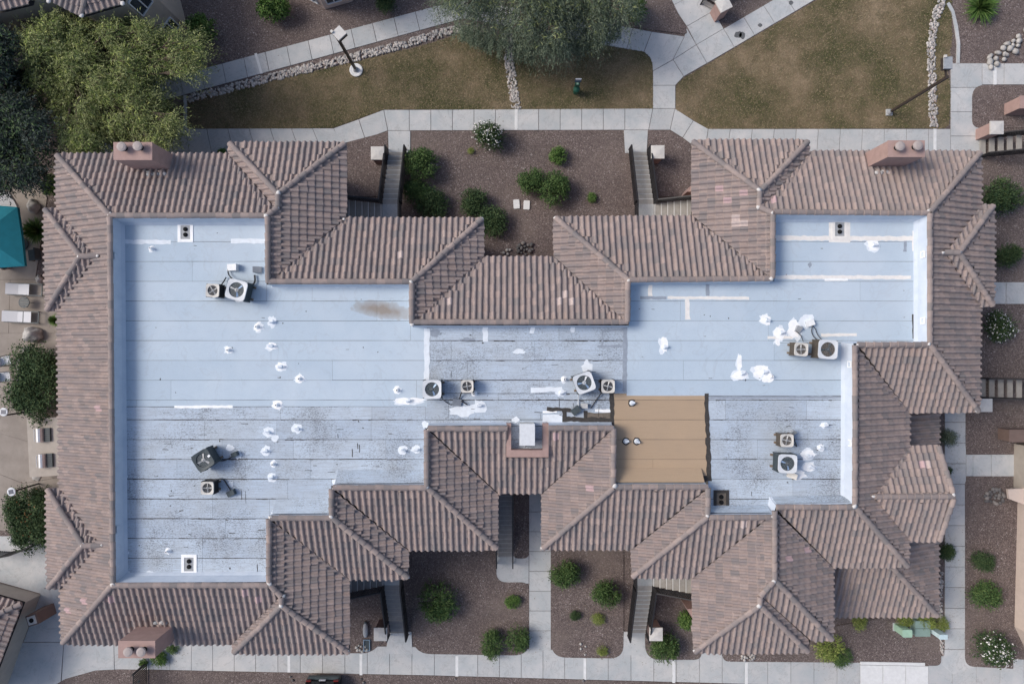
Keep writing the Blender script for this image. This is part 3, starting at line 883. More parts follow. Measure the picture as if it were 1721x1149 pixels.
# ridge, hip and parapet cap tiles
CL = .375
def cap_mesh(name, mat, r=.125, L=CL, n=7):
    vs, fs = [], []
    for x, rr, dz in ((-.012, r * .9, -.03), (0, r * 1.12, .028), (L * 1.06, r * .95, 0.0)):
        for i in range(n):
            a = math.pi * i / (n - 1)
            vs.append((x, -math.cos(a) * rr, math.sin(a) * rr * .85 + dz - .02))
    for j in (0, 1):
        for i in range(n - 1): fs.append((j * n + i, j * n + i + 1, (j + 1) * n + i + 1, (j + 1) * n + i))
    fs.append(tuple(range(n)))
    m = bpy.data.meshes.new(name); m.from_pydata(vs, [], fs); m.materials.append(MAT[mat])
    return m
cap_me = cap_mesh('ridge_tile', 'cap_tile')
caps = []
def cap(sn, a, b, lift=.10):
    s = S[sn]
    A, B = s.hit(*a, lift), s.hit(*b, lift)
    d = B - A; n = max(1, round(d.length / CL)); st = d / n; x = d.normalized()
    y = Vector((-x.y, x.x, 0)).normalized(); z = x.cross(y)
    for i in range(n):
        p = A + st * i + y * R.gauss(0, .005) + z * R.gauss(0, .003)
        k = d.length / n / CL
        aa = R.gauss(0, .012)
        x2 = (x + y * aa) * k; y2 = y - x * aa
        caps.append((abs(d.z) / d.length > .12, Matrix(((x2.x, y2.x, z.x, p.x), (x2.y, y2.y, z.y, p.y), (x2.z, y2.z, z.z, p.z), (0, 0, 0, 1)))))
for a in (('A', (184, 362), (447, 362)), ('C', (450, 364), (450, 475)), ('D', (453, 473), (690, 473)), ('E', (692, 476), (692, 543)), ('F', (694, 541), (1055, 541)),
          ('E2', (1055, 474), (1055, 540)), ('D2', (1058, 470), (1297, 468)), ('C2', (1299, 361), (1299, 467)), ('A2', (1300, 356), (1561, 358)), ('R', (1563, 359), (1563, 577)),
          ('S', (1441, 579), (1562, 579)), ('T', (1437, 580), (1437, 848)), ('V', (1305, 852), (1436, 852)), ('Y', (1302, 858), (1302, 974)), ('P1', (1192, 869), (1300, 869)),
          ('P2', (1190, 820), (1190, 866)), ('P3', (1035, 818), (1189, 818)), ('P4', (1031, 720), (1031, 815)), ('P5', (922, 719), (1030, 719)), ('P5', (720, 720), (852, 720)),
          ('P6', (717, 722), (717, 817)), ('P7', (560, 819), (716, 819)), ('P8', (557, 822), (557, 867)), ('P9', (455, 870), (556, 870)), ('P10', (452, 872), (452, 979)),
          ('P12', (190, 983), (450, 983)), ('W', (185, 365), (190, 980)),
          ('U', (1470, 834), (1604, 834)), ('U', (1577, 750), (1603, 832)), ('U2', (1579, 907), (1603, 838)),
          ('A', (96, 261), (183, 361)), ('B', (386, 241), (466, 325)), ('B', (579, 241), (468, 325)), ('C', (467, 327), (467, 348)), ('C', (466, 349), (449, 362)),
          ('D', (810, 368), (692, 473)), ('D2', (934, 366), (1056, 470)), ('C2', (1164, 238), (1277, 320)), ('B2', (1357, 238), (1279, 320)), ('C2', (1277, 322), (1276, 347)),
          ('C2', (1277, 348), (1299, 358)), ('R', (1647, 257), (1563, 356)), ('S', (1644, 691), (1563, 579)), ('V', (1525, 951), (1438, 852)), ('X', (1398, 1074), (1303, 975)),
          ('Y', (1278, 1001), (1302, 975)), ('Y', (1277, 1002), (1277, 1016)), ('Y', (1167, 1095), (1276, 1018)), ('Z', (1357, 1094), (1278, 1018)), ('P2', (1063, 969), (1189, 869)),
          ('P4', (913, 921), (1031, 820)), ('P6', (835, 921), (718, 819)), ('P8', (685, 970), (558, 870)), ('P10', (586, 1096), (474, 1018)), ('P11', (394, 1096), (472, 1018)),
          ('P10', (473, 1003), (473, 1016)), ('P10', (472, 1001), (453, 982)), ('P12', (106, 1079), (189, 982)), ('W1', (76, 352), (134, 430)), ('W1', (79, 521), (134, 430)),
          ('W1n', (134, 430), (164, 430)), ('W2', (80, 822), (139, 916)), ('W2', (82, 987), (139, 916)), ('W2n', (139, 916), (170, 916)), ('Re', (1669, 346), (1612, 424)),
          ('Re', (1668, 513), (1612, 425)), ('Rn', (1612, 424), (1587, 424)), ('L2', (1575, 1034), (1470, 921))):
    cap(*a)
for i, (_, M) in enumerate(sorted(caps, key=lambda c: c[0])[:300]): link('ridge_tile', cap_me, tile_roof, mw=M)
mb = MB()
cv = [Vector(v.co) for v in cap_me.vertices]; cf = [tuple(p.vertices) for p in cap_me.polygons]
for _, M in sorted(caps, key=lambda c: c[0])[300:]: mb.add([M @ v for v in cv], cf)
mb.build('ridge_tiles', MAT['cap_tile'], tile_roof, kind='stuff')

# white mortar smeared over the corners where hips meet
for sn, x, y, r in (('A', 184, 360, .12), ('C', 447, 362, .10), ('C', 467, 324, .12), ('C', 467, 350, .09), ('D', 578, 368, .07), ('D', 810, 368, .09), ('D', 691, 474, .11), ('C', 452, 474, .09),
                    ('E', 693, 545, .10), ('D2', 934, 366, .10), ('D2', 1057, 471, .10), ('C2', 1276, 319, .13), ('C2', 1275, 348, .13), ('C2', 1298, 357, .12), ('C2', 1297, 468, .12), ('A2', 1562, 355, .13),
                    ('Rn', 1586, 424, .09), ('Re', 1613, 424, .10), ('S', 1442, 579, .11), ('S', 1562, 578, .11), ('S', 1643, 690, .11), ('V', 1437, 850, .14), ('P1', 1300, 868, .10), ('X', 1302, 976, .12),
                    ('Y', 1277, 1018, .13), ('Y', 1168, 1094, .11), ('P2', 1190, 867, .12), ('P2', 1064, 968, .10), ('P3', 1033, 816, .13), ('P4', 913, 920, .12), ('P4', 1029, 720, .12), ('P6', 720, 722, .11),
                    ('P6', 717, 819, .10), ('P7', 563, 820, .11), ('P8', 556, 868, .12), ('P8', 685, 970, .09), ('P9', 455, 870, .11), ('P10', 452, 981, .12), ('P10', 475, 1001, .11), ('P10', 472, 1018, .12),
                    ('P10', 584, 1095, .08), ('P12', 189, 983, .13), ('W1', 133, 430, .11), ('W1n', 163, 430, .09), ('W2', 139, 916, .11), ('W2n', 170, 916, .10), ('U', 1469, 834, .11), ('U', 1603, 832, .13)):
    mb = MB(); r *= .85; p = S[sn].hit(x, y, .19)
    vs = []
    for q in ICO_V:
        k = 1 + R.uniform(-.5, .5); vs.append((p.x + q[0] * r * k * 1.15, p.y + q[1] * r * k, p.z - .02 + q[2] * r * .35 * k))
    mb.add(vs, ICO_F); mb.build('mortar', MAT['mortar'], tile_roof, smooth=True)

# walls under the eaves
EAVE = [(95, 259), (384, 259), (384, 240), (581, 240), (582, 367), (812, 367), (813, 432), (931, 432), (931, 365), (1163, 364), (1163, 236), (1359, 236), (1360, 255), (1648, 255), (1647, 345), (1670, 345),
        (1669, 515), (1645, 515), (1645, 692), (1527, 692), (1527, 952), (1399, 952), (1399, 1075), (1358, 1075), (1358, 1096), (1166, 1096), (1163, 970), (1062, 970), (1061, 922), (911, 922), (911, 828),
        (836, 828), (836, 923), (686, 923), (686, 972), (587, 972), (587, 1097), (391, 1097), (391, 1081), (104, 1081), (103, 988), (81, 988), (79, 820), (102, 820), (100, 522), (78, 522), (75, 350), (97, 350)]
def inset(pts, d):
    """clockwise-in-pixels loop of world points moved inwards by d"""
    out = []; n = len(pts)
    for i in range(n):
        a, b, c = pts[i - 1], pts[i], pts[(i + 1) % n]
        d0 = Vector((b.x - a.x, b.y - a.y)).normalized(); d1 = Vector((c.x - b.x, c.y - b.y)).normalized()
        n0, n1 = Vector((d0.y, -d0.x)), Vector((d1.y, -d1.x))
        m = (n0 + n1); m = m / max(.3, m.dot(n0))
        out.append(Vector((b.x + m.x * d, b.y + m.y * d, b.z)))
    return out
ev = [at(x, y, ZE) for x, y in EAVE]
SHIFT = {581: 535, 582: 535, 1163: 1210, 1166: 1212, 587: 540, 686: 650, 1061: 1092, 1062: 1092, 836: 828, 911: 920, 812: 800, 813: 800, 931: 944}   # deep porches under these eaves
wl = inset([at(SHIFT.get(x, x), y, ZE) for x, y in EAVE], .42)
mb = MB(); n = len(wl)
mb.add([(p.x, p.y, 0) for p in wl] + [(p.x, p.y, ZE + .02) for p in wl], [(i, (i + 1) % n, n + (i + 1) % n, n + i) for i in range(n)])
mb.build('wall', MAT['stucco'], bld)
fa, fb = inset(ev, .03), inset(ev, .40)
mb = MB()
mb.add([(p.x, p.y, ZE - .20) for p in fa] + [(p.x, p.y, ZE - .01) for p in fa], [(i, (i + 1) % n, n + (i + 1) % n, n + i) for i in range(n)])
mb.add([(p.x, p.y, ZE - .20) for p in fa] + [(p.x, p.y, ZE - .20) for p in fb], [(i, (i + 1) % n, n + (i + 1) % n, n + i) for i in range(n)])
mb.build('fascia', MAT['brown_stucco'], bld)
# lower storey and porch walls
for poly, z in (([(1500, 690), (1570, 690), (1570, 756), (1500, 756)], LOW), ([(1398, 905), (1568, 895), (1568, 1026), (1398, 1026)], LOW), ([(1500, 762), (1574, 760), (1574, 898), (1500, 898)], ZE)):
    mb = MB(); mb.prism([at(x, y, z) for x, y in poly], 0, z - .1); mb.build('wall', MAT['stucco'], bld)

# ------------------------------------------------------------------ flat roof
flat = bpy.data.objects.new('flat_roof', None); col.objects.link(flat); flat.parent = bld; XF[flat] = XF[bld]
ZP = 6.50
DECK = [(188, 366), (447, 366), (451, 478), (689, 478), (692, 547), (1057, 547), (1059, 474), (1300, 472), (1302, 361), (1558, 361), (1558, 576), (1434, 577), (1433, 846), (1304, 849), (1300, 864), (1193, 864),
        (1187, 813), (1035, 813), (1029, 714), (922, 714), (922, 700), (852, 700), (852, 714), (719, 715), (714, 814), (560, 815), (555, 865), (454, 866), (449, 977), (193, 978)]
top = [at(x, y, ZP) for x, y in DECK]
WIDE = {0, 8, 9, 11, 12, 28, 29}                 # outer sides carry a broad cant strip
def inset_e(pts, wide, narrow):
    out = []; m = len(pts)
    for i in range(m):
        a, b, c = pts[i - 1], pts[i], pts[(i + 1) % m]
        d0 = Vector((b.x - a.x, b.y - a.y)).normalized(); d1 = Vector((c.x - b.x, c.y - b.y)).normalized()
        q = Vector((d0.y, -d0.x)) * (wide if (i - 1) % m in WIDE else narrow) + Vector((d1.y, -d1.x)) * (wide if i in WIDE else narrow)
        out.append(Vector((b.x + q.x, b.y + q.y, b.z)))
    return out
bot = inset_e(top, .13, .02); cant = inset_e(top, .24, .06)
n = len(top)
mb = MB()
mb.prism([(p.x, p.y) for p in top], ZD - .15, ZD)
mb.build('deck', MAT['tar'], flat)
# parapet: inner face with a cant strip at its foot
mb = MB()
mb.add([(p.x, p.y, ZP + .02) for p in top] + [(p.x, p.y, ZD + .16) for p in bot] + [(p.x, p.y, ZD + .012) for p in cant],
       [(i, (i + 1) % n, n + (i + 1) % n, n + i) for i in range(n) if i not in (19, 20, 21)] + [(n + i, n + (i + 1) % n, 2 * n + (i + 1) % n, 2 * n + i) for i in range(n) if i not in (19, 20, 21)])
mb.build('parapet', MAT['parapet_coat'], bld)

# tapered edges where the roofing runs up to the cap on the south side
for i, mt, d in ((16, 'tan_sheet', .55), (14, 'weathered_sheet', .2), (24, 'weathered_sheet', .5), (26, 'weathered_sheet', .55), (12, 'weathered_sheet', .2)):
    a, b = top[i], top[(i + 1) % n]; dr = (b - a).normalized(); nn = Vector((dr.y, -dr.x, 0)); zt = ZP - .1
    P_ = [a + nn * .06 + dr * .05, b + nn * .06 - dr * .05, b + nn * (.06 + d) - dr * .05, a + nn * (.06 + d) + dr * .05]
    mb = MB(); mb.add([(p.x, p.y, ZD) for p in P_] + [(P_[0].x, P_[0].y, zt), (P_[1].x, P_[1].y, zt), (P_[2].x, P_[2].y, ZD + .016), (P_[3].x, P_[3].y, ZD + .016)], [(4, 5, 6, 7), (0, 1, 5, 4), (1, 2, 6, 5), (3, 0, 4, 7)])
    mb.build('tapered_edge', MAT[mt], flat)

# roll roofing: each sheet its own strip, lapped in rows
ROWS = [439.5 + 33.2 * k for k in range(-3, 18)]
def sheets(rects, mat, z, seg, lapw=1.0):
    for k in range(len(ROWS) - 1):
        off = R.uniform(0, seg)
        lap = 0.0016 * (k % 2)
        runs = []
        for (x0, y0, x1, y1) in rects:
            ya, yb = max(ROWS[k], y0), min(ROWS[k + 1], y1)
            if yb - ya < 1.5: continue
            if runs and runs[-1][2] == x0 and abs(runs[-1][1] - ya) < .1 and abs(runs[-1][3] - yb) < .1: runs[-1][2] = x1
            else: runs.append([x0, ya, x1, yb])
        for (x0, ya, x1, yb) in runs:
            cuts = [x0]; x = x0 - off
            while x < x1:
                x += seg * R.uniform(.7, 1.15)
                if x0 + 14 < x < x1 - 14: cuts.append(x)
            cuts.append(x1)
            for a, b in zip(cuts[:-1], cuts[1:]):
                A, B = at(a, ya, ZD), at(b, yb, ZD)
                g = (.006 + R.uniform(0, .006)) * lapw
                L = B.x - A.x; m = max(2, int(L / .8)); w0 = R.uniform(-.012, .012)
                north = [(A.x + (L - .008) * i / m + .004, A.y - g * (.4 + .6 * R.random()) , ) for i in range(m + 1)]
                south = [(A.x + (L - .008) * i / m + .004, B.y + g * (.4 + .9 * R.random()), ) for i in range(m + 1)]
                mb = MB(); zz = z + lap + R.uniform(0, .0015)
                mb.prism(south + north[::-1], ZD + .001, zz); mb.build('roofing_sheet', MAT[mat], flat)
sheets([(202, 370, 448, 683), (448, 478, 690, 683), (690, 546, 718, 683)], 'coated_sheet', ZD + .008, 560)
sheets([(1053, 472, 1301, 665), (1301, 362, 1545, 576), (1301, 576, 1424, 665)], 'coated_sheet', ZD + .008, 480)
sheets([(203, 683, 453, 968), (453, 683, 557, 866), (557, 683, 715, 816)], 'weathered_sheet', ZD + .006, 150, 1.9)
sheets([(718, 546, 1053, 661), (715, 661, 1030, 716), (852, 716, 922, 764)], 'weathered_sheet', ZD + .006, 190, 1.9)
sheets([(1190, 665, 1424, 850), (1190, 850, 1302, 866)], 'weathered_sheet', ZD + .006, 150, 1.9)
sheets([(1030, 661, 1190, 816)], 'tan_sheet', ZD + .0075, 900)

# sealant, patches and tar
ZS = ZD + .013
MARKS = None                                     # collects the marks too small to pick apart
def patch(pts, mat, z=ZS, th=.012, name='sealant_patch'):
    zz = z + R.uniform(0, .004)
    if MARKS is not None: return MARKS.prism([at(x, y, z) for x, y in pts], ZD + .002, zz)
    if mat == 'tar': name = 'tar_strip'
    mb = MB()
    mb.prism([at(x, y, z) for x, y in pts], ZD + .002, zz); return mb.build(name, MAT[mat], flat)
def blob(x, y, rx, ry, mat='sealant', z=ZS, rag=.25, n=15, sq=0.0):
    pts = []; ph = R.uniform(0, 6)
    for i in range(n):
        a = 2 * math.pi * i / n
        k = 1 + R.uniform(-rag, rag)
        c, s = math.cos(a), math.sin(a)
        if sq: m = max(abs(c), abs(s)); k *= (1 - sq) + sq / m
        pts.append((x + c * rx * k, y + s * ry * k))
    return patch(pts, mat, z)
def streak(a, b, w, mat, rag=.25, z=ZS, step=6):
    A, B = Vector(a), Vector(b); d = B - A; L = d.length; d /= L; nn = Vector((-d.y, d.x)); m = max(2, int(L / step))
    up = [A + d * L * i / m + nn * w / 2 * (1 + R.uniform(-rag, rag)) for i in range(m + 1)]
    dn = [A + d * L * i / m - nn * w / 2 * (1 + R.uniform(-rag, rag)) for i in range(m + 1)]
    return patch([(p.x, p.y) for p in up + dn[::-1]], mat, z)
for a in (((207, 406), (287, 407), 7, 'old_sealant'), ((388, 405), (446, 405), 8, 'old_sealant'), ((206, 372), (446, 372), 4, 'sealant'), ((206, 400), (209, 690), 6, 'old_sealant'),
          ((293, 683.5), (391, 683), 4.5, 'sealant'), ((718, 552), (717, 640), 9, 'old_sealant'), ((456, 481), (688, 480), 5, 'old_sealant'), ((892, 656), (945, 653), 8, 'old_sealant'),
          ((1303, 400), (1537, 401), 8, 'cream_sealant'), ((1303, 466), (1531, 466), 6.5, 'cream_sealant'), ((1386, 470), (1425, 470), 4, 'sealant'), ((1122, 500), (1259, 501), 5, 'cream_sealant'),
          ((1155, 503), (1156, 537), 8, 'cream_sealant'), ((1093, 479), (1093, 503), 7, 'cream_sealant'), ((1190, 478), (1189, 497), 6, 'grey_patch'), ((1537, 388), (1536, 422), 6, 'cream_sealant'),
          ((1537, 528), (1537, 569), 7, 'tar'), ((1417, 597), (1418, 618), 6, 'grey_patch'), ((1522, 405), (1521, 423), 5, 'grey_patch'), ((1076, 500), (1120, 501), 5, 'grey_patch'),
          ((1051, 550), (1050, 660), 7, 'grey_patch'), ((1004, 582), (1050, 581), 4, 'grey_patch'), ((1190, 668), (1420, 667), 4, 'grey_patch'), ((1012, 556), (1050, 553), 3, 'grey_patch'), ((1013, 556), (1012, 581), 3, 'grey_patch'),
          ((560, 812), (712, 811), 5, 'old_sealant'), ((456, 862), (553, 862), 4, 'old_sealant'), ((912, 703), (945, 705), 13, 'old_sealant'), ((1000, 690), (1028, 690), 5, 'sealant'), ((912, 692), (936, 691), 4, 'sealant'),
          ((816, 549), (816, 574), 9, 'old_sealant'), ((895, 549), (894, 560), 7, 'old_sealant'), ((963, 549), (962, 558), 7, 'old_sealant'), ((720, 712), (850, 714), 4, 'old_sealant'),
          ((1436, 620), (1432, 845), 3, 'sealant'), ((1310, 862), (1425, 846), 4, 'old_sealant'), ((1380, 563), (1440, 562), 5, 'cream_sealant'), ((1290, 567), (1332, 567), 5, 'cream_sealant')):
    streak(*a)
for a in (((1028, 660), (1029, 716), 7), ((1187, 661), (1190, 735), 7), ((1190, 735), (1192, 808), 8), ((919, 687), (960, 689), 6.5), ((948, 689), (949, 706), 7), ((945, 704), (1030, 706), 8), ((985, 690), (984, 704), 6), ((1180, 806), (1194, 800), 9), ((1036, 811), (1180, 810), 2.5)):
    streak(a[0], a[1], a[2], 'tar', .3, ZS + .003, 5)
patch([(986, 692), (1000, 694), (1026, 693), (1026, 706), (985, 704)], 'brown_patch', ZS - .002)
for a in ((433, 549, 7, 7), (458, 541, 6, 8), (457, 582, 9, 6), (385, 588, 6, 6), (472, 616, 8, 7), (504, 636, 8, 7), (466, 680, 8, 7), (668, 655, 7, 6), (680, 673, 17, 6), (696, 672, 18, 4), (256, 418, 4, 4), (283, 925, 4, 4),
          (1116, 580, 6, 13), (872, 589, 8, 3), (1243, 630, 13, 8), (1243, 610, 4, 13), (1280, 625, 13, 10), (1290, 636, 9, 6), (1286, 537, 9, 9), (1310, 560, 9, 10), (1334, 554, 10, 15), (1356, 538, 11, 10), (1467, 412, 10, 9),
          (1357, 764, 11, 8), (1359, 784, 9, 8), (1384, 714, 6, 4), (1378, 752, 6, 5), (1340, 798, 14, 6), (806, 683, 11, 9), (777, 690, 18, 8), (986, 618, 7, 12), (405, 503, 10, 4), (1307, 574, 4, 7)):
    blob(a[0] + R.uniform(-2, 2), a[1] + R.uniform(-1, 2), a[2] * 1.18, a[3] * 1.18, 'old_sealant', ZS - .003, .3)
    blob(*a, mat='sealant' if a[0] > 1000 or a[3] < 7.5 and a[0] < 700 and a[1] < 700 else 'old_sealant', sq=.35 if a[0] > 1200 else 0)
for a in ((451, 726, 9, 8), (500, 720, 9, 8), (447, 757, 9, 8), (460, 779, 6, 6), (457, 801, 9, 8), (677, 756, 8, 7), (699, 755, 8, 7), (463, 736, 6, 6), (461, 858, 4, 3), (948, 638, 6, 6), (943, 660, 9, 6), (797, 661, 5, 5),
          (564, 809, 6, 5), (640, 808, 3, 4), (713, 808, 4, 5), (790, 713, 5, 4), (715, 713, 6, 6), (867, 705, 6, 5), (214, 964, 5, 6), (252, 964, 6, 6), (1345, 862, 10, 4), (1290, 858, 6, 6), (210, 800, 4, 5), (214, 928, 3, 3)):
    blob(*a, mat='old_sealant')
for x, y in ((1062, 677), (1052, 741), (1070, 741)): blob(x, y, 6.5, 6.5, 'tar', rag=.12)
for x, y, rx, ry in ((1361, 445, 3, 4.5), (731, 560, 10, 6), (787, 571, 13, 4), (388, 965, 7, 4)): blob(x, y, rx, ry, 'grey_patch')
MARKS = MB()
# tarry smudges and splits scattered over the weathered sheets
for i in range(80):
    zx = R.choice(((215, 690, 450, 955), (215, 690, 450, 955), (455, 690, 555, 860), (560, 690, 710, 805), (725, 555, 1040, 655), (725, 660, 1020, 705), (1195, 670, 1420, 845)))
    x, y = R.uniform(zx[0], zx[2]), R.uniform(zx[1], zx[3])
    if R.random() < .6: streak((x, y), (x + R.uniform(4, 13), y + R.uniform(-1, 1)), R.uniform(.5, 1.1), 'tar', .6, step=3)
    elif R.random() < .5: streak((x, y), (x + R.uniform(-1, 1), y + R.uniform(5, 22)), R.uniform(.5, 1.2), 'tar', .6, step=3)
    else: blob(x, y, R.uniform(.7, 2), R.uniform(.6, 1.4), 'tar', rag=.5, n=7)
for i in range(170):                        # tar oozing from the laps
    zx = R.choice(((215, 690, 450, 955), (215, 690, 450, 955), (455, 690, 555, 860), (560, 690, 710, 805), (725, 555, 1040, 655), (725, 660, 1020, 705), (1195, 670, 1420, 845)))
    y = R.choice([r_ for r_ in ROWS if zx[1] - 8 < r_ < zx[3]] or [zx[1]]); x = R.uniform(zx[0], zx[2] - 10)
    streak((x, y + R.uniform(-.5, .9)), (min(zx[2], x + R.uniform(5, 34)), y + R.uniform(-.5, .9)), R.uniform(.45, 1.3), 'tar', .7, step=4)
for i in range(36):
    zx = R.choice(((230, 380, 440, 670), (450, 500, 680, 670), (1065, 490, 1290, 650), (1310, 375, 1520, 560)))
    x, y = R.uniform(zx[0], zx[2]), R.uniform(zx[1], zx[3])
    if R.random() < .35: streak((x, y), (x + R.uniform(2, 6), y + R.uniform(-1, 1)), .7, 'tar', .5, step=2)
    else: blob(x, y, R.uniform(.5, 1.3), R.uniform(.5, 1.5), 'tar', rag=.5, n=7)

MARKS.build('tar_marks', MAT['tar'], flat, kind='stuff'); MARKS = None

# vent pipes through the flat roof
def vent(x, y, kind=0, a=0.0):
    p = at(x, y, ZD)
    mb = MB()
    if kind == 0:
        mb.lathe([(.15, .005), (.10, .05), (.055, .09), (.055, .24), (.035, .24), (.035, .12)], (p.x, p.y, ZD), 12)
        v = mb.build('vent_pipe', MAT['sealant'], flat, smooth=False)
        m2 = MB(); m2.lathe([(.034, .125), (.030, .13)], (p.x, p.y, ZD), 10); m2.m = [0] * len(m2.f)
        m2.build('vent_opening', MAT['dark_hole'], flat)
    else:           # bent-over cap
        mb.lathe([(.13, .005), (.09, .04), (.05, .07), (.05, .16)], (p.x, p.y, ZD), 12)
        d = Vector((math.cos(a), math.sin(a), -.15)) * .16
        mb.cyl(p + Vector((0, 0, .17)) - d * .5, p + Vector((0, 0, .17)) + d * .7, .06, .06, 10)
        mb.build('vent_pipe', MAT['old_sealant'], flat)
for x, y, k in ((433, 549, 0), (458, 541, 1), (456, 581, 1), (385, 588, 0), (472, 616, 1), (504, 636, 0), (466, 680, 0), (668, 655, 0), (686, 673, 1), (451, 726, 1), (500, 720, 1), (447, 757, 1), (460, 779, 0), (457, 801, 1), (677, 756, 1),
                (699, 755, 1), (256, 418, 0), (283, 925, 0), (797, 661, 0), (948, 637, 0), (943, 660, 1), (805, 681, 1), (1062, 677, 1), (1052, 741, 1), (1070, 741, 1), (1117, 583, 1), (1246, 627, 1), (1283, 625, 1), (1295, 632, 0), (1288, 538, 1),
                (1312, 559, 1), (1385, 714, 1), (1378, 752, 1), (1467, 412, 1), (1357, 766, 1), (1362, 784, 1)):
    vent(x, y, k, R.uniform(-.4, .4))
# roof drains: a sunk frame with two strainer domes
for x, y, m, dark in ((312, 390, 'sealant', 0), (318, 947, 'sealant', 0), (1411, 385, 'cream_sealant', 0), (1212, 839, 'tar', 1)):
    d = MB()
    if m == 'cream_sealant': patch(rounded([(x - 18, y - 17), (x + 18, y - 16), (x + 18, y + 23), (x - 18, y + 22)], 2), m)
    for (a, b, c, e) in ((-13, -16, -8, 17), (8, -16, 13, 17), (-8, -16, 8, -11), (-8, 12, 8, 17)):
        A, B = at(x + a, y + e, ZD), at(x + c, y + b, ZD); d.prism([(A.x, A.y), (B.x, A.y), (B.x, B.y), (A.x, B.y)], ZD, ZD + .035)
    o = d.build('drain_frame', MAT[m], flat)
    p = MB(); A, B = at(x - 8, y + 12, ZD), at(x + 8, y - 11, ZD); p.prism([(A.x, A.y), (B.x, A.y), (B.x, B.y), (A.x, B.y)], ZD, ZD + .016); p.build('drain_sump', MAT['brown_patch' if dark else 'grey_metal'], flat)
    for dy in (-4.6, 4.6):
        q = MB(); c = at(x, y + dy, ZD); q.lathe([(.105, .016), (.10, .05), (.07, .085), (.03, .10)], (c.x, c.y, ZD), 12); q.build('drain_strainer', MAT['dark_hole'], flat)
# scupper boxes on the east and west parapets
for x, y in ((1549, 428), (1549, 539), (1428, 612), (1429, 744), (195, 430), (199, 888)):
    c = at(x, y, ZD + .45); mb = MB(); s = -1 if x > 800 else 1
    xx = at(1558 if x > 1500 else (1434 if x > 1400 else (188 if y < 600 else 192)), y, ZP).x + s * .05
    for dy in (-.13, .13): mb.box((xx + s * .02, c.y + dy, c.z), (.06, .05, .3))
    for dz in (-.13, .13): mb.box((xx + s * .02, c.y, c.z + dz), (.055, .25, .05))
    mb.build('scupper', MAT['sealant' if x > 800 else 'parapet_coat'], bld)

# chimneys
def chimney(rect, flues, patch_at, zt, ybase):
    x0, y0, x1, y1 = rect
    A, B = at(x0, y1, zt), at(x1, y0, zt)
    mb = MB(); mb.box(((A.x + B.x) / 2, (A.y + B.y) / 2, (zt + 4.6) / 2), (B.x - A.x, B.y - A.y, zt - 4.6))
    o = mb.build('chimney', MAT['stucco'], bld)
    m2 = MB(); m2.box(((A.x + B.x) / 2, (A.y + B.y) / 2, zt + .02), (B.x - A.x + .03, B.y - A.y + .03, .04)); m2.build('chimney_cap', MAT['stucco'], o)
    for fx, fy in flues:
        c = at(fx, fy, zt + .38)
        m3 = MB(); m3.lathe([(.12, 0), (.12, .25)], (c.x, c.y, zt + .04), 14); m3.build('flue', MAT['dark_hole'], o)
        m4 = MB(); m4.lathe([(.17, .22), (.205, .24), (.205, .32), (.12, .355), (.02, .36)], (c.x, c.y, zt + .04), 18); m4.build('flue_cap', MAT['flue'], o)
    sn, px, py = patch_at
    for k in range(5):
        p = S[sn].hit(px + R.uniform(-14, 14), py + R.uniform(-3, 3), .06); m5 = MB()
        m5.add([(p.x + q[0] * .22, p.y + q[1] * .12, p.z + q[2] * .05 * R.uniform(.6, 1.3)) for q in ICO_V], ICO_F); m5.build('flashing', MAT[R.choice(('mortar', 'grey_metal', 'pale_tile'))], o, smooth=True)
chimney((192, 240, 256, 269), ((203, 246), (230, 245)), ('A', 262, 291), 7.2, 290)
chimney((200, 1076, 261, 1104), ((214, 1096), (236, 1096)), ('P12', 268, 1047), 7.2, 1050)
chimney((1492, 237, 1553, 264), ((1514, 245), (1544, 244)), ('A2', 1486, 290), 7.2, 288)

# sunken well in the south slope with its stucco rim
mb = MB()
for (a, b, c, e) in ((851, 712, 859, 768), (912, 712, 922, 768), (859, 756, 912, 768)):
    A, B = at(a, e, 6.32), at(c, b, 6.32); mb.prism([(A.x, A.y), (B.x, A.y), (B.x, B.y), (A.x, B.y)], ZD - .1, 6.32 + (.004 if a == 859 else 0))
mb.build('well_rim', MAT['stucco'], bld)

# ------------------------------------------------------------------ rooftop machines
def ring_panel(half, rad, z0, z1, corner=.16, n=32):
    """rounded square plate with a round opening"""
    mb = MB(); vs = []
    for z in (z0, z1):
        for i in range(n):
            a = 2 * math.pi * i / n; c, s = math.cos(a), math.sin(a)
            m = (abs(c) ** 7 + abs(s) ** 7) ** (1 / 7)
            vs.append((c * half / m, s * half / m, z))
        for i in range(n):
            a = 2 * math.pi * i / n; vs.append((math.cos(a) * rad, math.sin(a) * rad, z - (.02 if z == z1 else 0)))
    fs = []
    for i in range(n):
        j = (i + 1) % n
        fs += [(2 * n + i, 2 * n + j, 3 * n + j, 3 * n + i), (i, n + i, n + j, j), (i, j, 2 * n + j, 2 * n + i), (n + i, 3 * n + i, 3 * n + j, n + j)]
    mb.add(vs, fs); return mb

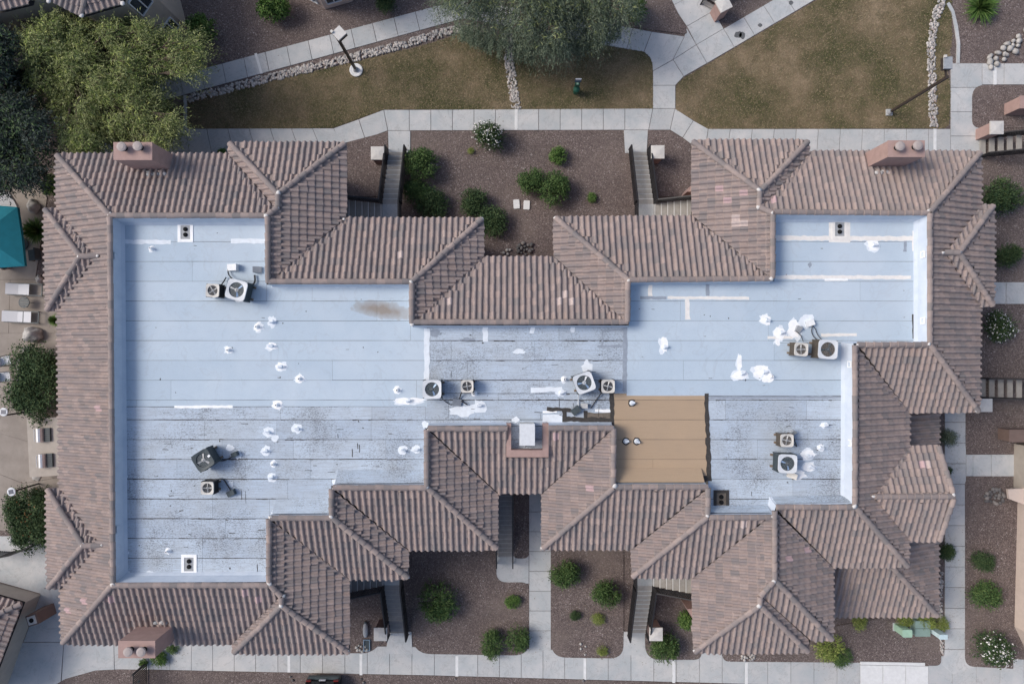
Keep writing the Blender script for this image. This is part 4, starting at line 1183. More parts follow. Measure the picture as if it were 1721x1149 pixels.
def condenser(name, label, px, py, size, h, rz, top='white_metal', body='dark_grey_metal', blade='fan_blade', fan=None, group='cooling units on the flat roof', sleepers=True, deep='dark_hole'):
    p = at(px, py, ZD + h)
    t = thing(name, label, 'air conditioner', (p.x, p.y, ZD + .01), math.radians(rz), group)
    s = size / 2; base = .12
    if sleepers:
        for k in (-1, 1):
            mb = MB(); mb.box((0, k * s * .62, base / 2 + .004), (size * 1.15, .09, base)); mb.build('sleeper', MAT['wood'], t, local=True)
    mb = MB(); hh = h - .06
    n = 9
    for i in range(n):                                   # louvred sides
        z0 = base + .01 + (hh - base) * i / n; z1 = base + .01 + (hh - base) * (i + .62) / n; q = s * .93
        mb.box((0, 0, (z0 + z1) / 2), (q * 2, q * 2, z1 - z0))
    mb.box((0, 0, (base + hh) / 2), (s * 1.74, s * 1.74, hh - base - .02))
    for sx in (-1, 1):
        for sy in (-1, 1): mb.box((sx * s * .93, sy * s * .93, (base + hh) / 2), (.05, .05, hh - base))
    mb.build('cabinet', MAT[body], t, local=True)
    r = s * .76
    ring_panel(s, r, h - .07, h, n=32).build('top_panel', MAT[top], t, local=True)
    mb = MB(); mb.lathe([(r * .99, h - .22), (r * .99, h - .215)], (0, 0, 0), 24); mb.build('fan_well', MAT[deep], t, local=True)
    a0 = R.uniform(0, 6)
    nb = 3 if size > .7 else 4
    for i in range(nb):
        a = a0 + 2 * math.pi * i / nb; mb = MB()
        pts = []
        for rr, da, dz in ((.22, -.45, .03), (.95, -.36, .05), (.95, .36, -.03), (.22, .45, -.03)):
            pts.append((math.cos(a + da) * r * rr, math.sin(a + da) * r * rr, h - .085 + dz))
        mb.add(pts + [(x, y, z - .008) for x, y, z in pts], [(0, 1, 2, 3), (7, 6, 5, 4), (0, 4, 5, 1), (1, 5, 6, 2), (2, 6, 7, 3), (3, 7, 4, 0)])
        mb.build('fan_blade', MAT[fan if fan and i % 2 == 0 else blade], t, local=True)
    mb = MB(); mb.lathe([(r * .26, h - .20), (r * .26, h - .05), (r * .12, h - .035)], (0, 0, 0), 14); mb.build('fan_motor', MAT[blade], t, local=True)
    mb = MB()                                             # wire guard
    for k in (.38, .62, .84):
        pts = [(math.cos(2 * math.pi * i / 20) * r * k, math.sin(2 * math.pi * i / 20) * r * k, h - .022) for i in range(21)]
        mb.tube(pts, .0022, 3)
    for i in range(8):
        a = math.pi * i / 8; mb.cyl((math.cos(a) * r, math.sin(a) * r, h - .03), (-math.cos(a) * r, -math.sin(a) * r, h - .03), .0022, n=3)
    mb.build('fan_guard', MAT['grey_metal'], t, local=True)
    return t
def hose(t, pts, r=.028, mat='black_metal'):
    """refrigerant line as a smooth curve through px points with heights"""
    P = [at(x, y, ZD + z) for x, y, z in pts]
    P = [P[0]] + P + [P[-1]]; out = []
    for i in range(1, len(P) - 2):
        for k in range(6):
            u = k / 6; a, b, c, d = P[i - 1], P[i], P[i + 1], P[i + 2]
            out.append(.5 * ((2 * b) + (c - a) * u + (2 * a - 5 * b + 4 * c - d) * u * u + (3 * b - a - 3 * c + d) * u ** 3))
    out.append(P[-2])
    mb = MB(); mb.tube(out, r, 6); mb.build('refrigerant_line', MAT[mat], t)
def hood(px, py, w, l, rz, mat='grey_metal', h=.32):
    """sheet-metal hood where the lines enter the roof"""
    p = at(px, py, ZD + h * .7); a = math.radians(rz)
    vs = []
    for x, y, z in ((-l / 2, -w / 2, 0), (l / 2, -w / 2, 0), (l / 2, w / 2, 0), (-l / 2, w / 2, 0), (-l / 2, -w / 2, h * .35), (l / 2, -w / 2, h), (l / 2, w / 2, h), (-l / 2, w / 2, h * .35)):
        q = rot2(x, y, a); vs.append((p.x + q[0], p.y + q[1], ZD + .01 + z))
    mb = MB(); mb.add(vs, [(4, 5, 6, 7), (0, 1, 5, 4), (1, 2, 6, 5), (2, 3, 7, 6), (3, 0, 4, 7)]); mb.build('pipe_hood', MAT[mat], flat)

c = condenser('air_conditioner', 'large blue-tinted white rooftop unit turned askew near the upper left drain', 397, 487, .90, .92, -14, fan='fan_blue', blade='fan_blade')
hose(c, [(398, 474, .5), (388, 466, .25), (384, 460, .15), (383, 452, .12)]); hose(c, [(409, 486, .4), (420, 481, .12), (428, 474, .12), (428, 462, .1)], .04)
hood(389, 449, .30, .5, 0, 'white_metal', .34); hood(432, 453, .28, .34, 180, 'grey_metal', .3)
c = condenser('air_conditioner', 'small cream-topped unit left of the askew blue-tinted one', 357, 488, .60, .75, -3, 'cream_metal', 'black_metal')
hose(c, [(366, 486, .35), (374, 476, .2), (380, 466, .1)])
c = condenser('air_conditioner', 'dark green-grey unit turned on its corner at the lower left', 341, 773, .84, .88, 32, 'dark_grey_metal', 'dark_grey_metal')
mb = MB(); mb.box((.33, .02, .885), (.12, .10, .01), .2); mb.build('sticker', MAT['sealant'], c, local=True)
hose(c, [(360, 772, .3), (372, 774, .1), (385, 770, .08), (396, 762, .1)], .032); hood(393, 764, .22, .34, 25, 'dark_grey_metal', .28); blob(400, 764, 6, 7, 'old_sealant'); blob(386, 752, 7, 5, 'old_sealant')
c = condenser('air_conditioner', 'small cream-topped unit below the dark corner-turned one', 348, 820, .58, .72, 0, 'cream_metal', 'black_metal')
hose(c, [(358, 815, .3), (365, 806, .15), (375, 805, .1), (383, 816, .08), (388, 824, .1)], .026); hood(387, 829, .25, .42, 25, 'dark_grey_metal', .25); blob(387, 814, 5, 6, 'old_sealant')
c = condenser('air_conditioner', 'large white unit on the white seam in the roof middle', 726, 654, .84, .85, 0, 'white_metal', 'dark_grey_metal', fan='fan_blue', blade='dark_grey_metal')
hose(c, [(740, 665, .3), (748, 674, .08), (758, 680, .08), (762, 678, .1)], .018)
c = condenser('air_conditioner', 'small cream-topped unit right of the white middle unit', 785, 649, .57, .72, 0, 'cream_metal', 'black_metal')
hose(c, [(776, 658, .3), (773, 668, .1), (775, 673, .1), (786, 680, .1)], .028); hood(768, 676, .32, .40, 170, 'grey_metal', .28)
c = condenser('air_conditioner', 'large white unit tilted beside the tan patch with blue fan', 982, 643, .88, .88, 20, 'white_metal', 'dark_grey_metal', fan='fan_blue', blade='white_metal')
hose(c, [(972, 660, .3), (972, 672, .1), (972, 684, .1)], .024, 'white_metal')
c = condenser('air_conditioner', 'small cream-topped unit at the corner of the tan patch', 1022, 649, .60, .74, 0, 'cream_metal', 'black_metal')
hose(c, [(1012, 658, .3), (1005, 668, .1), (998, 678, .08), (993, 686, .1)], .024, 'black_metal')
hood(968, 690, .30, .42, 40, 'dark_grey_metal', .3); hood(982, 682, .22, .3, 0, 'grey_metal', .26)
c = condenser('air_conditioner', 'large white-topped unit with black fan near the east parapet', 1392, 587, .86, .92, -4, 'white_metal', 'brown_cabinet', blade='dark_grey_metal')
hose(c, [(1378, 574, .3), (1368, 566, .1), (1364, 556, .1), (1366, 546, .15)], .018); hose(c, [(1382, 572, .3), (1374, 562, .12), (1370, 552, .1), (1366, 548, .12)], .018)
c = condenser('air_conditioner', 'small cream-topped unit left of the black-fanned large one', 1347, 587, .60, .78, -4, 'cream_metal', 'brown_cabinet')
hose(c, [(1350, 574, .3), (1346, 564, .1), (1338, 556, .1), (1340, 552, .12)], .018)
hood(1343, 553, .24, .28, 70, 'grey_metal', .26); hood(1362, 543, .26, .34, 20, 'white_metal', .24)
c = condenser('air_conditioner', 'small unit with brown sides near the southeast parapet', 1323, 740, .58, .74, 0, 'cream_metal', 'brown_cabinet')
hose(c, [(1333, 744, .3), (1339, 750, .1), (1336, 742, .1), (1334, 734, .12)], .022); hood(1334, 728, .18, .24, 60, 'steel', .34)
c = condenser('air_conditioner', 'large white-topped unit below the small brown-sided one', 1324, 779, .84, .88, -2, 'white_metal', 'dark_grey_metal', fan='fan_blue', blade='dark_grey_metal')
hose(c, [(1328, 792, .3), (1334, 796, .1), (1338, 797, .1)], .022); hood(1332, 799, .26, .36, -20, 'cream_metal', .3)

# cooler box in the stucco-rimmed well
t = thing('rooftop_cooler', 'white box cooler standing in the stucco-rimmed well', 'cooler', (at(886, 729, 6.55).x, at(886, 729, 6.55).y, ZD + .01))
mb = MB(); mb.box((0, 0, .47), (.64, .92, .88)); mb.build('cabinet', MAT['cream_metal'], t, local=True)
mb = MB(); mb.box((0, 0, .94), (.70, 1.0, .06), top=.97); mb.build('lid', MAT['white_metal'], t, local=True)
mb = MB(); mb.box((0, 0, .02), (.5, .8, .04)); mb.build('stand', MAT['black_metal'], t, local=True)
mb = MB(); mb.cyl((-.05, -.5, .3), (-.05, -.62, .3), .04); mb.cyl((-.05, -.62, .3), (-.05, -.62, 0), .03); mb.build('pipe', MAT['black_metal'], t, local=True)

# ------------------------------------------------------------------ outside stairs
def railing(t, a, b, h=.95, n=None, mesh=True, name='railing', end=True):
    """balustrade standing on the line a-b"""
    a, b = Vector(a), Vector(b); L = (b - a).length; up = Vector((0, 0, 1))
    mb = MB()
    mb.bar(a + up * h, b + up * h, .065, .05)
    for q_ in (.10, .27, .44, .61, h - .14): mb.bar(a + up * q_, b + up * q_, .03, .03)
    k = max(2, int(L / .11))
    for i in range(k + 1):
        p = a + (b - a) * i / k
        big = i % 9 == 0 or i == k
        w_ = .055 if big else .028
        mb.box((p.x, p.y, p.z + h / 2), (w_, w_, h))
    return mb.build(name, MAT['black_metal'], t)

def stair(label, xb, yb, dy, side, n=11, n2=7, rise=.17, run=.293, width=.92, group='concrete stairs to the upper flats', tread='tread'):
    p = at(xb, yb, 0)
    t = thing('staircase', label, 'staircase', (p.x, p.y, 0), 0, group)
    X, Y = p.x, p.y
    for i in range(n):
        z = rise * (i + 1)
        mb = MB(); mb.box((X, Y + dy * run * (i + .5), z - .03), (width, run * 1.02, .06)); mb.box((X, Y + dy * (run * i + .012), z - rise / 2), (width * .99, .02, rise - .062)); mb.build('tread', MAT[tread], t)
        mb = MB(); mb.box((X, Y + dy * (run * i + .02), z + .002), (width * .98, .045, .012)); mb.build('nosing', MAT['concrete' if tread == 'tread' else 'tread'], t)
    zt = rise * n; ye = Y + dy * run * n
    mb = MB(); mb.box((X, ye + dy * .48, zt - .05 + .004), (width + .06, .96, .10)); mb.build('landing', MAT['concrete'], t)
    for s in (-1, 1):
        mb = MB(); mb.bar((X + s * (width / 2 + .02), Y, .02), (X + s * (width / 2 + .02), ye, zt - .10), .035, .22); mb.build('stringer', MAT['black_metal'], t)
        railing(t, (X + s * (width / 2 + .05), Y - dy * .12, .05), (X + s * (width / 2 + .05), ye, zt))
    if n2:
        railing(t, (X - side * (width / 2 + .05), ye, zt), (X - side * (width / 2 + .05), ye + dy * .96, zt))
        x0 = X + side * (width / 2 + .03)
        for i in range(n2):
            z = zt + rise * (i + 1)
            mb = MB(); mb.box((x0 + side * run * (i + .5), ye + dy * .48, z - .03), (run * 1.02, .96, .06)); mb.box((x0 + side * (run * i + .012), ye + dy * .48, z - rise / 2), (.02, .95, rise - .062)); mb.build('tread', MAT[tread], t)
            mb = MB(); mb.box((x0 + side * (run * i + .02), ye + dy * .48, z + .002), (.035, .95, .008)); mb.build('nosing', MAT['pale_concrete'], t)
        railing(t, (x0, ye - dy * .05, zt), (x0 + side * run * n2, ye - dy * .05, zt + rise * n2))
    return t
stair('concrete staircase with black rails at the upper left courtyard', 668, 256, -1, -1)
stair('concrete staircase with black rails at the upper right courtyard', 1072, 256, -1, 1)
stair('grey staircase with black rails at the lower left of the south side', 671, 1061, 1, -1, tread='tread_dark')
stair('concrete staircase with black rails at the lower right of the south side', 1070, 1062, 1, 1)
p = at(849, 934, 0)
t = thing('staircase', 'shaded staircase climbing between the two middle roofs on the south side', 'staircase', (p.x, p.y, 0), 0, 'concrete stairs to the upper flats')
for i in range(14):
    mb = MB(); mb.box((p.x - .02, p.y + .293 * (i + .5), .17 * (i + 1) - .03), (.80, .30, .06)); mb.box((p.x - .02, p.y + .293 * i + .012, .17 * (i + 1) - .085), (.79, .02, .108)); mb.build('tread', MAT['tread_dark'], t)
    mb = MB(); mb.box((p.x - .02, p.y + .293 * i + .02, .17 * (i + 1) + .002), (.79, .02, .008)); mb.build('nosing', MAT['concrete'], t)
for s in (-.45, .42): railing(t, (p.x + s, p.y - .35, .05), (p.x + s, p.y + .293 * 14, .17 * 14))
def side_stair(label, x0, y0, d, n, rise, run, width, rz=0.0, open_=True):
    p = at(x0, y0, 0); a = math.radians(rz)
    t = thing('staircase', label, 'staircase', (p.x, p.y, 0), 0, 'concrete stairs to the upper flats')
    ux = Vector((math.cos(a) * d, math.sin(a) * d, 0)); uy = Vector((-ux.y, ux.x, 0))
    for i in range(n):
        c = p + ux * run * (i + .5) + Vector((0, 0, rise * (i + 1) - .03))
        mb = MB(); mb.box(c, (run * .78, width, .06), a); mb.build('tread', MAT['tread'], t)
    for s in (-1, 1):
        A = p + uy * s * (width / 2 + .04); B = A + ux * run * n + Vector((0, 0, rise * n))
        mb = MB(); mb.bar(A + Vector((0, 0, .02)), B - Vector((0, 0, .1)), .035, .22); mb.build('stringer', MAT['black_metal'], t)
        railing(t, A, B)
side_stair('staircase with open treads leaving the picture at the upper right edge', 1643, 249, 1, 11, .17, .37, .92)
side_stair('staircase with open treads at the right edge above the square post', 1643, 651, 1, 11, .17, .37, .98)
side_stair('staircase corner with black rails at the top edge', 1190, 16, 1, 6, .17, .30, .9, 60)

def pillar(label, x, y, rz=0.0, h=1.35):
    p = at(x, y, h); t = thing('pillar', label, 'pillar', (p.x, p.y, 0), math.radians(rz), 'square posts beside the stairs')
    mb = MB(); mb.box((0, 0, h / 2 - .06), (.58, .58, h - .12)); mb.build('shaft', MAT['stucco'], t, local=True)
    mb = MB(); mb.box((0, 0, h - .09), (.70, .70, .09)); mb.box((0, 0, h - .0225), (.69, .69, .045), top=.25); mb.build('cap', MAT['cream_cap'], t, local=True)
pillar('square cream-capped post beside the upper left staircase', 634, 257)
pillar('square cream-capped post beside the upper right staircase', 1106, 255)
pillar('square cream-capped post beside the lower left staircase', 639, 1066)
pillar('square cream-capped post by the round shrub at the lower right staircase', 1103, 1066)
pillar('square cream-capped post touching the eave tip at the right edge', 1658, 681)
pillar('square cream-capped post above the upper right open-tread staircase', 1677, 214)
pillar('square cream-capped post turned askew at the top edge', 1217, 6, 28)
for name, pts, z, lb in (('stair_wall', [(1140, 335), (1150, 322), (1200, 322), (1200, 335)], 1.9, None), ('stair_wall', [(1140, 1000), (1158, 1030), (1200, 1030), (1200, 1000)], 1.9, None)):
    mb = MB(); mb.prism([at(x, y, 0) for x, y in pts], 0, z); mb.build('wall', MAT['stucco'], bld)

# ------------------------------------------------------------------ lamps, signs, boxes
def lamp(label, bx, by, h, hx, hy, round_base, headmat, polemat, rz, hs):
    b = at(bx, by, 0); t = thing('street_lamp', label, 'street lamp', (b.x, b.y, 0), 0, 'lamp posts on the lawns')
    mb = MB()
    if round_base: mb.lathe([(.36, 0), (.36, .09), (.30, .11), (.24, .09)], (b.x, b.y, .02), 22)
    else: mb.box((b.x, b.y, .06), (.34, .34, .12))
    mb.build('footing', MAT['pale_concrete' if round_base else 'concrete'], t)
    mb = MB(); mb.lathe([(.16, .1), (.13, .22), (.08, .3)], (b.x, b.y, .02), 12); mb.build('pole_base', MAT['grey_metal'], t)
    mb = MB(); mb.box((b.x, b.y, .1 + h / 2), (.12, .12, h)); mb.build('pole', MAT[polemat], t)
    hd = at(hx, hy, h + .25)
    mb = MB(); mb.bar((b.x, b.y, h), (hd.x, hd.y, h + .02), .07, .08); mb.build('arm', MAT[polemat], t)
    mb = MB(); mb.box((hd.x, hd.y, h + .13), (hs[0], hs[1], .22), rz); mb.build('lamp_housing', MAT[polemat], t)
    mb = MB(); mb.box((hd.x, hd.y, h + .26), (hs[0] * 1.04, hs[1] * 1.04, .06), rz, top=.96); mb.build('lamp_cover', MAT[headmat], t)
    mb = MB(); mb.box((hd.x, hd.y, h + .015), (hs[0] * .7, hs[1] * .7, .02), rz); mb.build('lens', MAT['white_metal'], t)
    mb = MB(); q = rot2(-hs[0] * .42, hs[1] * .5, rz); mb.box((hd.x + q[0], hd.y + q[1], h + .33), (.12, .12, .09), rz); mb.build('photocell', MAT['cream_metal'], t)
lamp('dark lamp post with pale square head leaning over the slanting sidewalk', 599, 119, 4.05, 570, 56, True, 'cream_cap', 'brown_metal', .75, (.52, .52))
lamp('dark lamp post with grey square head at the right lawn edge', 1493, 190, 5.0, 1593, 106, False, 'grey_metal', 'brown_metal', 0, (.40, .56))
for x, y, bx, by, lb in ((6, 692, 60, 690, 'round white solar garden light above the large dark hedge'), (19, 826, 66, 812, 'round white solar garden light beside the flowering hedge')):
    b = at(bx, by, 0); t = thing('garden_light', lb, 'garden light', (b.x, b.y, 0), 0, 'solar garden lights')
    h = 2.5; top_ = at(x, y, h)
    mb = MB(); mb.cyl((b.x, b.y, 0), (b.x, b.y, h - .15), .045, .04, 8); mb.build('pole', MAT['black_metal'], t)
    mb = MB(); mb.cyl((b.x, b.y, h - .17), (top_.x, top_.y, h - .06), .03, .03, 6); mb.build('arm', MAT['black_metal'], t)
    mb = MB(); mb.lathe([(.10, -.10), (.21, -.03), (.22, 0), (.19, .02)], (top_.x, top_.y, h), 20); mb.build('lamp_head', MAT['white_metal'], t)
    mb = MB(); mb.box((top_.x, top_.y, h + .026), (.24, .22, .012), .2 if y > 700 else 0); mb.build('solar_panel', MAT['solar'], t)

b = at(967, 156, 0); t = thing('pet_waste_station', 'green pet waste post with bin and sign on the brown lawn', 'pet waste station', (b.x, b.y, 0))
mb = MB(); mb.cyl((b.x, b.y + .10, 0), (b.x, b.y + .10, 1.75), .035, n=8); mb.build('post', MAT['green_paint'], t)
mb = MB(); mb.lathe([(.15, .25), (.17, .7), (.18, .72), (.10, .80), (.02, .82)], (b.x, b.y - .06, 0), 16); mb.build('bin', MAT['green_paint'], t)
mb = MB(); mb.box((b.x, b.y + .02, 1.10), (.24, .12, .32)); mb.build('bag_dispenser', MAT['green_paint'], t)
mb = MB(); mb.box((b.x, b.y + .02, 1.27), (.10, .10, .02)); mb.build('handle', MAT['mint_paint'], t)
mb = MB(); mb.box((b.x, b.y + .06, 1.60), (.32, .03, .42)); s_ = mb.build('sign', MAT['sign_blue'], t)
mb = MB(); mb.box((b.x, b.y + .06, 1.815), (.33, .04, .02)); mb.box((b.x, b.y + .042, 1.72), (.28, .008, .10)); mb.build('sign_header', MAT['white_metal'], s_)

def ubox(name, label, x, y, w, d, h, mat, chamf=.0, rz=0.0):
    p = at(x, y, h); t = thing(name, label, 'utility box', (p.x, p.y, 0), rz, 'utility boxes at the lower right')
    mb = MB(); mb.box((0, 0, .05), (w * 1.12, d * 1.12, .10)); mb.build('pad', MAT['concrete'], t, local=True)
    mb = MB(); mb.prism(rounded([(-w / 2, -d / 2), (w / 2, -d / 2), (w / 2, d / 2), (-w / 2, d / 2)], chamf), .1, h - .05); mb.build('cabinet', MAT[mat], t, local=True)
    mb = MB(); mb.prism(rounded([(-w / 2 - .01, -d / 2 - .01), (w / 2 + .01, -d / 2 - .01), (w / 2 + .01, d / 2 + .01), (-w / 2 - .01, d / 2 + .01)], chamf), h - .05, h); mb.build('lid', MAT[mat], t, local=True)
    return t
c = ubox('utility_box', 'mint green pedestal, leftmost of the utility boxes', 1525, 1064, .52, .40, .95, 'mint_paint', .10)
mb = MB(); mb.box((-.265, 0, .55), (.012, .05, .10)); mb.box((-.1, .205, .5), (.3, .012, .5)); mb.build('door', MAT['mint_paint'], c, local=True)
c = ubox('utility_box', 'wide sage green cabinet between two smaller utility boxes', 1551, 1056, .80, .82, .50, 'sage_paint', .02)
mb = MB(); mb.box((0, .01, .507), (.82, .016, .014)); mb.build('seam', MAT['dark_grey_metal'], c, local=True)
c = ubox('utility_box', 'pale aqua pedestal overlapping the sidewalk, rightmost of the utility boxes', 1586, 1070, .42, .24, 1.05, 'aqua_paint', .02)
mb = MB(); mb.box((0, -.125, .6), (.3, .012, .5)); mb.build('door', MAT['aqua_paint'], c, local=True)

# two pale stepping stones, splash basin and downspout
for x, lb in ((868, 'pale rounded stepping stone left of its twin in the courtyard gravel'), (885, 'pale rounded stepping stone right of its twin in the courtyard gravel')):
    p = at(x, 344, 0); mb = MB(); mb.prism([(a - 0, b_) for a, b_ in rounded([(-.17, -.25), (.17, -.25), (.17, .25), (-.17, .25)], .06)], 0, .07)
    o = mb.build('stepping_stone', MAT['pale_concrete']); o.location = (p.x, p.y + (.02 if x < 880 else -.03), .0); o.rotation_euler = (0, 0, .06 if x < 880 else -.05)
    tag(o, lb, 'stepping stone', 'stepping stones')
p = at(617, 1082, 0); t = thing('splash_basin', 'long grey basin with blue rim beside the lower left post', 'basin', (p.x, p.y, 0))
mb = MB(); mb.box((0, 0, .06), (.26, .52, .06)); mb.build('floor', MAT['dark_grey_metal'], t, local=True)
mb = MB()
for cx, cy, w_, d_ in ((-.16, 0, .04, .62), (.16, 0, .04, .62), (0, -.29, .28, .04), (0, .29, .28, .04)): mb.box((cx, cy, .09), (w_, d_, .12))
mb.build('rim', plain('basin_rim', (.22, .30, .38), .7, .1), t, local=True)
p = at(614, 1058, .2); t = thing('garden_jar', 'tall grey rounded jar lying behind the blue-rimmed basin', 'jar', (p.x, p.y, 0))
mb = MB()
prof = [(.02, -.42), (.09, -.38), (.14, -.2), (.15, .05), (.12, .25), (.06, .38), (.02, .42)]
vs = [(r_ * math.cos(2 * math.pi * i / 12), z_, .17 + r_ * math.sin(2 * math.pi * i / 12)) for r_, z_ in prof for i in range(12)]
mb.add(vs, [(j * 12 + i, j * 12 + (i + 1) % 12, (j + 1) * 12 + (i + 1) % 12, (j + 1) * 12 + i) for j in range(6) for i in range(12)]); mb.build('body', MAT['grey_metal'], t, smooth=True, local=True)
mb = MB(); mb.cyl((0, .36, .17), (0, .44, .17), .07, .075, 12); mb.build('neck', MAT['dark_grey_metal'], t, local=True)

# iron gate across the lower left sidewalk
A, B = at(248, 1113, 0), at(248, 1165, 0)
t = thing('iron_gate', 'black iron gate of slanting bars across the lower left sidewalk', 'gate', A)
L = (B - A).length; hg = 1.5
for x in (-.05, L + .05):
    mb = MB(); mb.box((A.x, A.y - x, hg / 2), (.09, .09, hg)); mb.build('post', MAT['black_metal'], t)
mb = MB()
for z in (.12, hg - .08): mb.bar((A.x, A.y, z), (A.x, A.y - L, z), .04, .04)
mb.build('frame', MAT['black_metal'], t)
for i in range(1, 16):
    mb = MB(); y = A.y - L * i / 16; mb.box((A.x, y, hg / 2 + .02), (.04, .04, hg - .2)); mb.build('bar', MAT['black_metal'], t)
mb = MB(); mb.box((A.x + .03, A.y - .55, .95), (.06, .12, .12)); mb.build('lock', MAT['dark_grey_metal'], t)
# curved fence at the left
pts = [(-20, 924), (20, 926), (45, 921), (66, 913), (82, 903)]
t = thing('iron_fence', 'curved black iron fence below the flowering hedge', 'fence', at(20, 926, 0))
for (a, b_) in zip(pts[:-1], pts[1:]):
    A, B = at(*a), at(*b_); mb = MB()
    mb.bar(A + Vector((0, 0, 1.3)), B + Vector((0, 0, 1.3)), .05, .04); mb.bar(A + Vector((0, 0, .12)), B + Vector((0, 0, .12)), .03, .03); mb.build('rail', MAT['black_metal'], t)
    k = int((B - A).length / .11)
    for i in range(k):
        q = A + (B - A) * i / k; mb = MB(); mb.box((q.x, q.y, .66), (.03, .03, 1.28)); mb.build('picket', MAT['black_metal'], t)

# rear of a black car parked past the bottom edge
p = at(539, 1148, 1.1); t = thing('parked_car', 'black car with its tail just inside the bottom edge', 'car', (p.x, p.y, 0))
mb = MB()
prof = [(0, .35), (.02, .62), (.10, .95), (.45, 1.02), (.75, 1.42), (2.4, 1.45), (3.2, 1.0), (4.3, .85), (4.5, .35)]
vs = []
for y, z in prof:
    wd = .90 if z < 1.1 else .70
    vs += [(-wd, -y, z), (wd, -y, z), (-wd, -y, .28), (wd, -y, .28)]
fs = []
for i in range(len(prof) - 1):
    a, b_ = 4 * i, 4 * (i + 1); fs += [(a, a + 1, b_ + 1, b_), (a, b_, b_ + 2, a + 2), (a + 1, a + 3, b_ + 3, b_ + 1)]
fs += [(0, 2, 3, 1), (32, 33, 35, 34)]
mb.add(vs, fs); mb.build('body', MAT['car_paint'], t, local=True)
mb = MB(); mb.box((0, .03, .52), (1.66, .16, .22)); mb.box((0, .02, .40), (1.5, .1, .1)); mb.build('bumper', MAT['dark_grey_metal'], t, local=True)
mb = MB(); mb.box((0, .03, .76), (.34, .03, .16)); mb.build('number_plate', MAT['plate'], t, local=True)
mb = MB(); mb.add([(-.66, -.47, 1.045), (.66, -.47, 1.045), (.60, -.72, 1.40), (-.60, -.72, 1.40)], [(0, 1, 2, 3)]); mb.build('rear_window', MAT['glass'], t, local=True)
for s in (-1, 1):
    mb = MB(); mb.box((s * .74, .01, .80), (.26, .06, .14)); mb.build('tail_light', MAT['red_lamp'], t, local=True)
    for y in (-.85, -3.5):
        mb = MB(); mb.cyl((s * .92, y, .32), (s * .70, y, .32), .32, n=16); mb.build('wheel', MAT['black_metal'], t, local=True)

# ------------------------------------------------------------------ patio furniture
def lounger(x, y, label, w_white):
    p = at(x, y, .35); t = thing('sun_lounger', label, 'sun lounger', (p.x, p.y, 0), -.04, 'sun loungers on the patio')
    L, W = 1.9, .62
    mb = MB()
    for s in (-1, 1): mb.bar((0, s * W / 2, .30), (L, s * W / 2, .30), .05, .05)
    for xx in (.02, L * .55, L - .03): mb.bar((xx, -W / 2, .30), (xx, W / 2, .30), .05, .05)
    mb.build('frame', MAT['dark_grey_metal'], t, local=True)
    for xx in (.15, L - .15):
        for s in (-1, 1):
            mb = MB(); mb.cyl((xx, s * W / 2, 0), (xx, s * W / 2, .3), .025, n=6); mb.build('leg', MAT['dark_grey_metal'], t, local=True)
    mb = MB(); n_ = 8
    vs = []
    for i in range(n_ + 1):
        u = i / n_
        for s in (-1, 1): vs.append((u * w_white, s * W * .47, .34 + .30 * max(0, .5 - u) - .02 * math.sin(u * math.pi)))
    vs += [(a, b_, c_ - .02) for a, b_, c_ in vs]
    fs = [(2 * i, 2 * i + 2, 2 * i + 3, 2 * i + 1) for i in range(n_)] + [(2 * n_ + 2 + 2 * i, 2 * n_ + 3 + 2 * i, 2 * n_ + 5 + 2 * i, 2 * n_ + 4 + 2 * i) for i in range(n_)]
    mb.add(vs, fs); mb.build('sling', MAT['white_cloth'], t, local=True)
lounger(12, 485, 'white sling sun lounger nearer the teal umbrella', 1.18)
lounger(6, 531, 'white sling sun lounger farther from the teal umbrella', 1.48)
p = at(40, 508, .45); t = thing('side_table', 'round dark slatted side table between the two loungers', 'table', (p.x, p.y, 0))
for i in range(7):
    y = -.25 + i * .083; hw = math.sqrt(max(0, .285 ** 2 - y * y)); mb = MB(); mb.box((0, y, .44), (hw * 2, .068, .02)); mb.build('slat', MAT['dark_grey_metal'], t, local=True)
mb = MB(); mb.lathe([(.285, .40), (.30, .41), (.30, .44), (.285, .445)], (0, 0, 0), 20); mb.f = mb.f[:-2]; mb.m = mb.m[:-2]; mb.build('rim', MAT['dark_grey_metal'], t, local=True)
for i in range(3):
    a = i * 2.1; mb = MB(); mb.cyl((math.cos(a) * .2, math.sin(a) * .2, .42), (math.cos(a) * .28, math.sin(a) * .28, 0), .015, n=5); mb.build('leg', MAT['dark_grey_metal'], t, local=True)
def patio_chair(x, y, label, rz):
    p = at(x, y, .45); t = thing('patio_chair', label, 'chair', (p.x, p.y, 0), rz, 'white-seated patio chairs')
    mb = MB(); mb.box((0, 0, .43), (.50, .48, .05)); mb.build('seat', MAT['white_cloth'], t, local=True)
    mb = MB(); mb.bar((-.24, 0, .44), (-.36, 0, .92), .46, .03); mb.add([(-.25, -.22, .46), (-.25, .22, .46), (-.38, .22, .92), (-.38, -.22, .92)], [(0, 1, 2, 3)]); mb.build('backrest', MAT['white_cloth'], t, local=True)
    for sx in (-.24, .24):
        for sy in (-.25, .25):
            mb = MB(); mb.cyl((sx, sy, 0), (sx, sy, .45), .02, n=6); mb.build('leg', MAT['black_metal'], t, local=True)
    for sy in (-.26, .26):
        mb = MB(); mb.bar((-.28, sy, .64), (.26, sy, .64), .05, .03); mb.cyl((.24, sy, .42), (.24, sy, .64), .018, n=6); mb.build('armrest', MAT['black_metal'], t, local=True)
patio_chair(10, 606, 'white patio chair by the boulder, the upper of two', .25)
patio_chair(9, 633, 'white patio chair below its twin near the hedge', .1)
